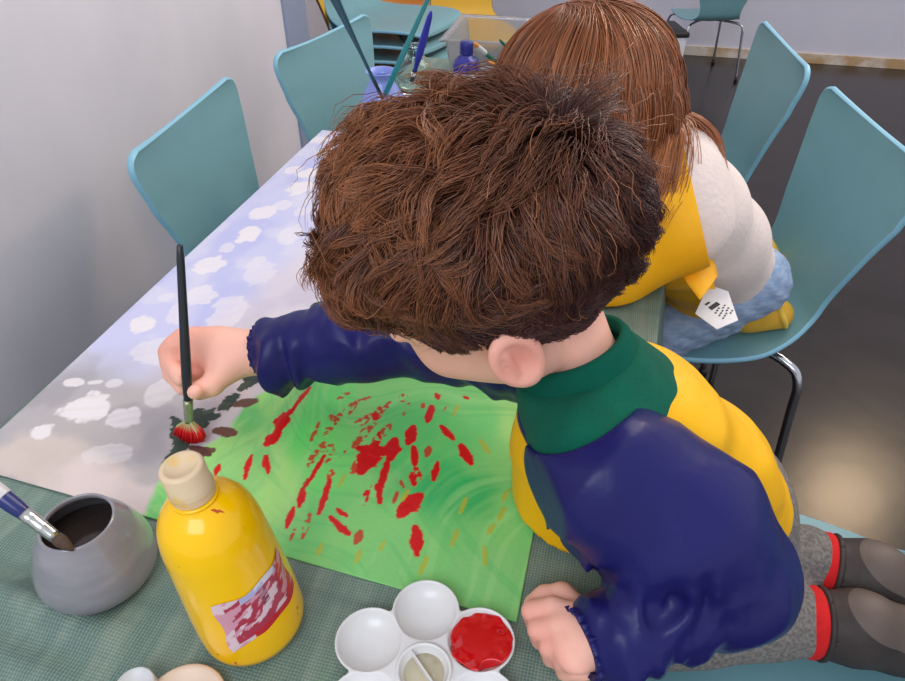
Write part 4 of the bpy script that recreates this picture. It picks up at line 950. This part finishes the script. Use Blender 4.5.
# ribbed collar
V = []; F = []; B1 = unit(np.cross(NKD, (0, 1, 0))); B2 = np.cross(NKD, B1); n = 220
prof = [(.0425, .000), (.0460, .006), (.0455, .020), (.0430, .036), (.0405, .041), (.0370, .040), (.0355, .030)]
for i, (r, z) in enumerate(prof):
    for k in range(n):
        a = 2*math.pi*k/n; rr = r + (.0006 if k % 2 and i < 5 else 0); V.append(NECK1+NKD*(z)+B1*rr*math.cos(a)+B2*rr*math.sin(a))
F = [(i*n+k, i*n+(k+1) % n, (i+1)*n+(k+1) % n, (i+1)*n+k) for i in range(len(prof)-1) for k in range(n)]
link('collar', mesh_np('collar', V, F), m_rib, sw)
# smock body (yellow), opening round the neck bound in navy
S = Soft((-.10, .19, -.20), (.40, .66, .26), .003)
S.chain([NECK1+[0, 0, -.01], CHEST+[.004, .004, .002], MID+[.004, .004, .002], HIP+[.008, .008, .006]], [.042, .074, .074, .080], .035)
for a in (SHL, SHR): S.chain([NECK1+[0, 0, -.01], a], [.038, .038], .03)
S.chain([CHEST+[-.028, -.016, -.01], CHEST+[-.01, -.01, -.09]], [.050, .064], .03)
S.warp(lambda P: .0045*fbm(P*np.array([10, 16, 16])+4, 2)+.0015*fbm(P*34+9, 2))
S.plane((0, 0, -.145), (.3, 0, -1), .003); off_table(S)
open_c = NECK1+np.array([-.024, -.004, .044]); ORAD = np.array((.066, .096, .068)); S.ell(open_c, ORAD, None, .002, 'sub')
Vs, Fs = S.mesh(1)
dopen = np.linalg.norm((Vs-open_c)/ORAD, axis=1)
(Vb, Fb), (Vc, Fc) = clip_mesh(Vs, Fs, 1.10-dopen)
smock = link('smock', mesh_np('smock', Vc, Fc), m_yelc, boy)
smock['label'] = 'navy and yellow painting smock'
link('neck_binding', mesh_np('neck_binding', Vb, Fb), m_navy, smock)
# sleeves (navy): near one wide from neck to elbow, gathered at the wrist
def wr(P, a, b, amp, f):                            # wrinkles running round the limb
    d = unit(b-a); s = (P-a)@d; return amp*np.sin(s*f+3*fbm(P*25, 2))*fbm(P*14+7, 1)
S = Soft((-.06, .17, -.08), (.28, .44, .24), .0026)
NP = np.array([-.002, .340, .122])
S.chain([NP, SHL+[.002, -.012, -.004], (SHL+ELL)/2+[.004, -.002, .004], ELL+[.002, -.002, .006]], [.022, .046, .053, .043], .03)
S.chain([SHL+[.010, .0, .002], SHL*.45+ELL*.55+[.020, .014, .0], ELL+[.018, .022, -.004]], [.040, .044, .038], .025)
S.chain([ELL+[.002, -.002, .006], (ELL+WRL)/2+[0, 0, .006], WRL+[.010, 0, .004], WRL+[-.006, 0, .001]], [.040, .036, .031, .0255], .012)
S.warp(lambda P: .003*fbm(P*13+2, 2)+.0038*np.abs(fbm(P*np.array([20, 24, 16])+5, 2))+(wr(P, ELL, WRL, .0085, 230)+.005*np.abs(fbm(P*np.array([60, 22, 40])+3, 2)))*np.clip((.135-P[:, 0])/.04, 0, 1)*np.clip((.36-P[:, 1])/.05, 0, 1)*np.clip((.105-P[:, 2])/.03, 0, 1))
fd = unit(WRL-ELL); S.plane(WRL+fd*.015, fd, .002); S.ell(open_c, ORAD*.97, None, .002, 'sub'); off_table(S)
slL = link('sleeve', mesh_np('sleeve', *S.mesh(1)), m_navy, smock)
S = Soft((-.36, .36, .0), (.12, .62, .21), .0026)
S.chain([SHR+[.03, -.01, 0], SHR, (SHR+ELR)/2, ELR, (ELR+WRR)/2+[0, 0, .002], WRR+[.024, 0, 0], WRR+[.012, 0, 0]], [.030, .040, .044, .044, .041, .036, .026], .02)
S.warp(lambda P: .0035*fbm(P*14+12, 2)+.0042*np.abs(fbm(P*24+5, 2))+wr(P, ELR, WRR, .0055, 190))
fd = unit(WRR-ELR); S.plane(WRR-fd*.006, fd, .002); S.ell(open_c, ORAD*.97, None, .002, 'sub')
slR = link('sleeve', mesh_np('sleeve', *S.mesh(1)), m_navy, smock)
def cuff(parent, w, d, r, n=160):
    """gathered elastic end of a sleeve: small pleats running along the arm"""
    B1 = unit(np.cross(d, (0, 0, 1))); B2 = np.cross(d, B1); V = []; rng = np.random.default_rng(int(r*1e5)); ph = rng.uniform(0, 6, 4)
    rows = [(-.022, r*1.22, .0), (-.014, r*1.16, .0012), (-.006, r*1.04, .0022), (-.001, r*.96, .0018), (.002, r*.99, .0022), (.005, r*1.01, .0020), (.0055, r*.95, .001), (.002, r*.84, .0)]
    for z, q, am in rows:
        for k in range(n):
            a = 2*math.pi*k/n; rr = q+.55*am*(math.sin(17*a+ph[0])+.6*math.sin(29*a+ph[1])+.5*math.sin(7*a+ph[2])*1.2); V.append(w+d*z+B1*rr*math.cos(a)+B2*rr*math.sin(a))
    F = [(i*n+k, i*n+(k+1) % n, (i+1)*n+(k+1) % n, (i+1)*n+k) for i in range(len(rows)-1) for k in range(n)]
    V = [np.array([v[0], v[1], max(v[2], .0025)]) for v in V]
    link('cuff', mesh_np('cuff', V, F), m_navy, parent)
cuff(smock, WRL+unit(WRL-ELL)*.012+[0, 0, .001], unit(WRL-ELL), .0245)
cuff(smock, WRR-unit(WRR-ELR)*.008, unit(WRR-ELR), .0245)
# trousers, socks, shoes
m_trou = mat('grey_marl', (134, 126, 120), .9, var=(96, 90, 88), scale=260, mix=.9, bump=.4, bscale=260, detail=2)
S = Soft((-.0, .32, -.285), (.42, .66, .04), .003)
S.ell(HIP+[.010, .01, -.005], (.084, .092, .088), None, .02)
for kn_, an, sd in ((KNL, ANL, -.048), (KNR, ANR, .05)): S.chain([HIP+[0, sd, 0], kn_, an], [.066, .048, .041], .015); S.plane(an+[.012, 0, 0], (1, .05 if sd > 0 else -.05, 0), .003) if False else None
S.warp(lambda P: .002*fbm(P*22+1, 2))
S.plane((0, 0, -.2785), (0, 0, -1), .002); off_table(S)
link('trousers', mesh_np('trousers', *S.mesh(1)), m_trou, boy)
m_sock = mat('red_sock', (214, 22, 24), .85, var=(196, 16, 20), scale=90, bump=.3, bscale=500)
m_shoe = mat('dark_brown_shoe', (52, 42, 40), .6, var=(66, 54, 50), scale=24, mix=.8, bump=.2, bscale=120); m_sole = mat('taupe_sole', (104, 88, 80), .55, var=(90, 76, 70), scale=30)
for an, dr in ((ANL, unit((1, .06, -.02))), (ANR, unit((1, -.10, -.02)))):
    so = tube('sock', [an-dr*.004, an+dr*.016, an+dr*.023, an+dr*.032], [.036, .0385, .0390, .034], m_sock, boy, 40)
    S = Soft(an-.06, an+dr*.17+.075, .0028)
    up = np.array([0, 0, 1.0]); sd = np.cross(dr, up)
    S.chain([an+dr*.030, an+dr*.06+up*.002], [.036, .038], .01); S.ell(an+dr*.072+up*.014, (.036, .034, .034), [dr, sd, up], .012)
    S.chain([an+dr*.066, an+dr*.11-up*.004, an+dr*.165-up*.012], [.037, .035, .030], .012)
    S.cap(an-dr*.02, an+dr*.028, .034, .0335, .002, 'sub'); S.plane((0, 0, -.278), (0, 0, -1), .002)
    Vq, Fq = S.mesh(1); val = (Vq-(an+dr*.074+up*.030))@unit(up*1.0+dr*.42)
    (V1, F1), (V2, F2) = clip_mesh(Vq, Fq, val)
    cr_ = [an+dr*.030+(up*math.cos(q)+sd*math.sin(q))*.0365 for q in np.linspace(0, 2*math.pi, 49)]
    sh = link('shoe', mesh_np('shoe', V2, F2), m_shoe, boy); tube('shoe_collar', [p for p in cr_ if p[2] > -.274], .0036, m_shoe, sh, 10); so_ = link('sole', mesh_np('sole', V1, F1), m_sole, sh)
# the brush he holds
held = brush('paint_brush', tuple(BTIP), tuple(BTIP+BDIR*.190), .0046, m_black, "black brush with a red loaded fan tip held in the boy's far hand", None, mat('green_grey_ferrule', (150, 160, 128), .3, metal=.7, var=(170, 176, 150), scale=90),
             (176, 190, 130), 'fan', (206, 12, 22), lf=.022, lb=.022, rf=.0042, w=.0165, hprof=[.8, 1.0, 1.0, .85, .75, .6])
# ------------------------------------------------------------------ the girl
GC = EYE + CF*.80 + CR*((580-452.5)/FPX*.80) - CU*((88-340.5)/FPX*.80)
GF, GL, GU = frame((-.84, .10, -.50), (-.05, -.98, -.10))
def gp_(a, b, d): return GC+GF*a+GL*b+GU*d
gN0 = gp_(-.030, 0, -.060); gN1 = at(664, 176, .130)
gHIP = at(728, 272, -.145); gCH = gN1*.68+gHIP*.32+np.array([-.012, -.006, .004]); gMID = gN1*.35+gHIP*.65+np.array([0, 0, .006])
sd = unit((gHIP-gN1)*[1, 1, 0]); lat = np.array([sd[1], -sd[0], 0]); lat = lat if lat[1] < 0 else -lat      # towards the camera side: her left
gSL = gN1+lat*.066+np.array([-.02, 0, -.045]); gSR = gN1-lat*.075+np.array([-.02, 0, -.045])
gEL = gSL+np.array([-.09, -.03, -.07]); gER = gSR+np.array([-.10, .03, -.07]); gWL = np.array([-.17, .83, .03]); gWR = np.array([-.20, 1.06, .03])
gKL = at(664, 330, -.225); gKR = gKL+np.array([.02, .15, 0]); gAL = at(738, 310, -.228); gAR = at(742, 262, -.228)
S = Soft((-.36, .60, -.30), (.52, 1.52, .36), .0042)
S.chain([gN0, gN1], [.034, .036], .02); S.chain([gN1, gCH, gMID, gHIP], [.042, .060, .058, .066], .03)
for a in (gSL, gSR): S.chain([gN1, a], [.034, .032], .03)
for a, b, c in ((gSL, gEL, gWL), (gSR, gER, gWR)):
    S.chain([a, b, c], [.033, .026, .018], .012); d = unit(c-b); S.ell(c+d*.022, (.028, .022, .013), None, .01)
    for q in range(4): t = c+d*.035+np.array([0, (q-1.5)*.011, 0]); S.chain([t, t+d*.022-[0, 0, .004], t+d*.034-[0, 0, .012]], [.0075, .007, .006], .004)
    S.chain([c+d*.012, c+d*.026+np.array([0, -.022, -.002]), c+d*.042+np.array([0, -.026, -.006])], [.009, .008, .0065], .005)
for h, k, a in ((lat*.04, gKL, gAL), (-lat*.04, gKR, gAR)): S.chain([gHIP+h, k, a], [.058, .042, .028], .015)
head_solid(S, GC, GF, GL, GU)
for y in np.arange(.62, 1.5, .03): S.notbox((-.6, y-.016, -.08), (edge_r(y)+.004, y+.016, .004))
V, F = S.mesh(1); me = mesh_np('person', V, F); col = np.ones((len(V), 3))*np.array(lin((250, 186, 166)))
tint(gp_(.084, 0, -.066), .016, (206, 116, 112), 1.0); color_attr(me, np.clip(col, 0, 1))
girl = link('person', me, m_skin); tag(girl, 'long haired girl in a yellow smock and jeans kneeling on a chair', 'person')
face_bits(girl, gp_, [GF, GL, GU], m_hairflat)
# long hair
GH = np.array((.092, .077, .086)); GHC = gp_(-.004, 0, .006); A3 = np.array([GF, GL, GU])
gline = ([-1, -.6, -.2, 0, .3, .6, 1], [-.62, -.55, -.2, -.05, .10, .30, .42])
gr = sphere_roots(12000, 21, lambda v: v[:, 2] > np.interp(v[:, 0], *gline)); n = len(gr); st = 22
rng = np.random.default_rng(4); P = gr*GH; path = [P.copy()]; down = np.array([0, 0, -1.])@A3.T; ln = rng.uniform(.15, .235, n)
own = ((gr[:, None]-gr[:260][None])**2).sum(2).argmin(1)
GW = unit((-.25, .0, 1.0)); D = None; bodyk = (A3@(np.array([gN1, gCH, gMID, gSL, gSR])-GHC).T).T; bodyr = [.070, .099, .094, .064, .064]
backw = np.array([-.75, -.35, -.1])@A3.T
for s_ in range(1, st):
    t = s_/(st-1); u = P/np.linalg.norm(P, axis=1)[:, None]; rad = np.linalg.norm(P/GH, axis=1)
    w_ = u-GW*(u@GW)[:, None]; part = w_/(np.linalg.norm(w_, axis=1)[:, None]+.08)*1.1*max(0, 1-t*5) + np.clip(.4-np.linalg.norm(w_, axis=1)[:, None], 0, 1)*3*np.array([-.3, .6, .1])*max(0, 1-t*4)
    part = part + np.stack([np.full(n, -.5), np.sign(gr[:, 1]+.02)*1.3, np.zeros(n)], 1)*np.clip(gr[:, 0:1]*2-.1, 0, 1)*max(0, 1-t*1.6)
    d = part + down*(.55+.6*t) + backw*.14*t + .16*np.stack([fbm(gr*7+k*13+t*1.3, 2) for k in range(3)], 1)
    nrm = P/(GH*GH); nrm /= np.linalg.norm(nrm, axis=1)[:, None]; inw = (d*nrm).sum(1); m = (inw < 0) & (rad < 1.22)
    d[m] -= nrm[m]*inw[m][:, None]; d /= np.linalg.norm(d, axis=1)[:, None]+1e-9
    if D is not None: d = d*.45+D*.55; d /= np.linalg.norm(d, axis=1)[:, None]
    D = d; P = P+d*(ln/(st-1))[:, None]
    want = 1+.04*min(1, t*5)*(1+.4*fbm(gr*4+3, 2)); rad = np.linalg.norm(P/GH, axis=1); m = rad < want; P[m] *= (want/rad)[m][:, None]
    for c, r in zip(bodyk, bodyr):
        q = P-c; dist = np.linalg.norm(q, axis=1); m = dist < r+.006; P[m] = c+q[m]*((r+.006)/dist[m])[:, None]
    path.append(P.copy())
path = np.array(path); tt = np.linspace(0, 1, st)[:, None, None]; path = path*(1-.6*tt**1.2)+path[:, own]*(.6*tt**1.2)+rng.normal(0, .0009, (1, n, 3))*tt
path = GHC+path@A3
gb = np.array(lin((132, 74, 42))); gt = np.array(lin((186, 118, 74))); v1 = rng.uniform(.55, 1.4, (n, 1))
gm = strands_mesh(path, .00062, gb*v1, gt*v1)
hair_object(girl, [gm], None, hair_mat('chestnut_hair', .32))
Sx = Soft(GC-.125, GC+.125, .004); Sx.ell(GHC, GH-.001, A3, .004); Vh, Fh = Sx.mesh(1)
q = ((Vh-GHC)@A3.T)/GH; q /= np.linalg.norm(q, axis=1)[:, None]; (Va, Fa), _ = clip_mesh(Vh, Fh, q[:, 2]-np.interp(q[:, 0], *gline)-.04)
link('hair_underlayer', mesh_np('hair_underlayer', Va, Fa), mat('chestnut_root', (96, 52, 32), .95, var=(80, 42, 26), scale=80, spec=.1), girl)
# clothes
m_wtop = mat('white_jersey', (232, 214, 206), .85, var=(224, 204, 196), scale=30, bump=.3, bscale=160, sheen=.2)
m_jean = mat('light_denim', (164, 182, 208), .85, var=(128, 150, 184), scale=60, mix=.9, bump=.3, bscale=400, stretch=(1, 1, 2.5))
m_gyel = mat('yellow_smock_cloth', (252, 184, 8), .6, var=(244, 170, 4), scale=14, mix=.7, bump=.15, bscale=50)
S = Soft((-.16, .66, -.20), (.42, 1.40, .26), .0038)
S.chain([gN1+[0, 0, -.006], gCH, gMID, gHIP*.85+gMID*.15], [.048, .078, .074, .078], .035)
for a in (gSL, gSR): S.chain([gN1+[0, 0, -.012], a], [.044, .042], .07)
S.warp(folds(.0012, 14, 1)); ax = unit(gHIP-gN1); S.plane(gHIP+ax*.005, ax, .003)
link('top', mesh_np('top', *S.mesh(1)), m_wtop, girl)
S = Soft((-.0, .78, -.285), (.46, 1.50, -.0), .0038)
S.ell(gHIP+[.004, .004, -.006], (.078, .080, .070), None, .02)
for h, k, a in ((lat*.042, gKL, gAL), (-lat*.042, gKR, gAR)): S.chain([gHIP+h, k, a*.8+k*.2], [.062, .048, .040], .015)
S.warp(lambda P: 0.0012*fbm(P*22+1, 2)+.0012*np.sin((P@unit((.5, .2, .9)))*260+2*fbm(P*16, 1))); S.plane((0, 0, -.277), (0, 0, -1), .002)
for y in np.arange(.62, 1.5, .03): S.notbox((-.6, y-.016, -.08), (edge_r(y)+.004, y+.016, .004))
link('jeans', mesh_np('jeans', *S.mesh(1)), m_jean, girl)
gax0 = unit(gHIP-gN1)
# smock: covers front and sides, open down the back, tied with a knot at the side
S = Soft((-.24, .60, -.23), (.42, 1.30, .26), .0038)
S.chain([gN1+[-.01, 0, -.012], gCH+[-.008, -.004, 0], gMID+[-.008, -.010, 0], gHIP+[-.03, -.02, .004], gHIP+gax0*.06+[-.035, -.03, .0]], [.056, .091, .086, .085, .086], .03)
for a in (gSL, gSR): S.chain([gN1+[0, 0, -.012], a], [.051, .049], .06)
S.chain([gSL, gEL, gWL*.85+gEL*.15], [.046, .040, .030], .02); S.chain([gSR, gER, gWR*.85+gER*.15], [.046, .040, .030], .02)
S.warp(lambda P: .004*fbm(P*np.array([14, 14, 9])+6, 2))
gax = unit(gHIP-gN1); bk = unit(np.cross(gax, lat)); bk = bk if bk[2] > 0 else -bk
S.plane(gHIP+gax*.055, gax, .003)
for y in np.arange(.62, 1.3, .03): S.notbox((-.6, y-.016, -.08), (edge_r(y)+.003, y+.016, .003))
Vs, Fs = S.mesh(1); q1 = at(688, 165, .12); q2 = at(718, 300, -.08); pn = unit(np.cross(q2-q1, EYE-q1)); pn = pn if pn@CR > 0 else -pn; val = -((Vs-q1)@pn)
(Vc, Fc), _ = clip_mesh(Vs, Fs, val)
gs = link('smock', mesh_np('smock', Vc, Fc), m_gyel, girl); gs['label'] = 'yellow smock open at the back'
sl = gs.modifiers.new('cloth', 'SOLIDIFY'); sl.thickness = .0015; sl.offset = -1
def flap(name, pts, m, parent, n=14, th=.0016, bulge=.006, toward=None):
    """a tapering strip of cloth through three or four corner rows: pts = [(left, right), ...]"""
    L = catmull([p[0] for p in pts], n); Rr = catmull([p[1] for p in pts], n); V = []; F = []; k = 9
    nv = unit(np.cross(L[-1]-L[0], Rr[0]-L[0])) if toward is None else unit(toward)
    for a, b in zip(L, Rr):
        for j in range(k): t = j/(k-1); V.append(a*(1-t)+b*t+nv*bulge*math.sin(math.pi*t))
    F = [(i*k+j, (i+1)*k+j, (i+1)*k+j+1, i*k+j+1) for i in range(len(L)-1) for j in range(k-1)]
    o = link(name, mesh_np(name, V, F), m, parent); s = o.modifiers.new('cloth', 'SOLIDIFY'); s.thickness = th; return o
tw = unit(EYE-at(690, 260, 0))
def on(x, y, z): return at(x, y, z)
flap('tie_flap', [(on(668, 226, .045), on(690, 226, .045)), (on(650, 250, .038), on(690, 262, .035)), (on(640, 268, .030), on(668, 280, .026))], m_gyel, gs, toward=tw)
flap('tie_flap', [(on(668, 230, .044), on(684, 222, .048)), (on(678, 268, .028), on(712, 258, .028)), (on(700, 300, .010), on(718, 276, .016))], m_gyel, gs, toward=tw)
ball('tie_knot', on(678, 232, .048), .010, m_gyel, gs, None, (1.1, .9, .9))
# care tag hanging off the hem, printed small
m_tag = mat('white_tag', (228, 226, 230), .5, var=(218, 216, 222), scale=60); m_print = mat('black_print', (34, 34, 38), .6, var=(50, 50, 54), scale=90)
tg = [at(709, 283, -.052), at(729, 290, -.056), at(736, 324, -.074), at(716, 331, -.070), at(696, 312, -.058)]
tn = unit(np.cross(tg[1]-tg[0], tg[4]-tg[0])); tn = tn if tn@(EYE-tg[0]) > 0 else -tn
c0 = sum(tg)/5; tg = [p-tn*((p-c0)@tn) for p in tg]; tl = link('care_tag', mesh_np('care_tag', [p+tn*.0006 for p in tg]+[p-tn*.0006 for p in tg], [(0, 1, 2, 3, 4), (9, 8, 7, 6, 5)]+[(i, 5+i, 5+(i+1) % 5, (i+1) % 5) for i in range(5)]), m_tag, gs, smooth=False); tl['label'] = 'white printed care tag'
e1 = unit((tg[1]-tg[4])); e1 = e1-tn*(e1@tn); e1 = unit(e1); e2 = np.cross(tn, e1)
V = []; F = []
def bar(x, y, w, h):
    b = len(V); V.extend([c0+tn*.0012+e1*(x+sx*w/2)+e2*(y+sy*h/2) for sx, sy in ((-1, -1), (1, -1), (1, 1), (-1, 1))]); F.append((b, b+1, b+2, b+3))
bar(-.002, .004, .020, .0065); bar(-.006, .0125, .010, .003)
for i in range(5):
    for j in range(3): bar(-.012+.0058*i, -.004-.0062*j+.0015*((i*7+j*3) % 3-1), .0034, .0022)
link('print', mesh_np('print', V, F), m_print, tl, smooth=False)
# yellow shoes, soles turned back
m_ysh = mat('yellow_shoe', (222, 172, 52), .55, var=(210, 158, 44), scale=30, mix=.6, bump=.1, bscale=160); m_ysole = mat('yellow_sole', (236, 190, 72), .6, var=(224, 178, 62), scale=40)
for an, dr in ((gAL, unit((.93, .30, .05))), (gAR, unit((.95, .2, .05)))):
    up = np.array([0, 0, 1.]); sdv = np.cross(dr, up); S = Soft(an-.075, an+dr*.12+.08, .003)
    S.chain([an-dr*.005, an+dr*.03], [.034, .034], .01); S.ell(an+dr*.035+up*.004, (.034, .033, .036), [dr, sdv, up], .012)
    S.chain([an+dr*.02-up*.012, an+dr*.075-up*.016], [.033, .028], .012); S.plane((0, 0, -.2775), (0, 0, -1), .002)
    shoe = link('shoe', mesh_np('shoe', *S.mesh(1)), m_ysh, girl)
    S = Soft(an-.08, an+dr*.14+.09, .003); sn = unit(dr*.86+up*.5); sc = an+dr*.058+up*.014; sl_ = unit(np.cross(sdv, sn))
    S.ell(sc+sl_*.018, (.010, .034, .030), [sn, sdv, sl_], .008); S.ell(sc-sl_*.028, (.010, .036, .036), [sn, sdv, sl_], .012); S.plane((0, 0, -.2775), (0, 0, -1), .002)
    link('sole', mesh_np('sole', *S.mesh(1)), m_ysole, shoe)
# a white tub by the far wall
t0 = at(655, 60, FLOOR); r = empty('storage_tub', (t0[0], 3.9, FLOOR), .3, 'white tub with a dark rim on the floor behind the girl', 'tub')
link('body', box_mesh('body', (-.09, -.12, .001), (.09, .12, .30), .02), mat('white_tub', (214, 214, 220), .4, var=(204, 204, 212), scale=6), r, local=True)
link('rim', box_mesh('rim', (-.096, -.126, .285), (.096, .126, .31), .008), m_glide, r, local=True)
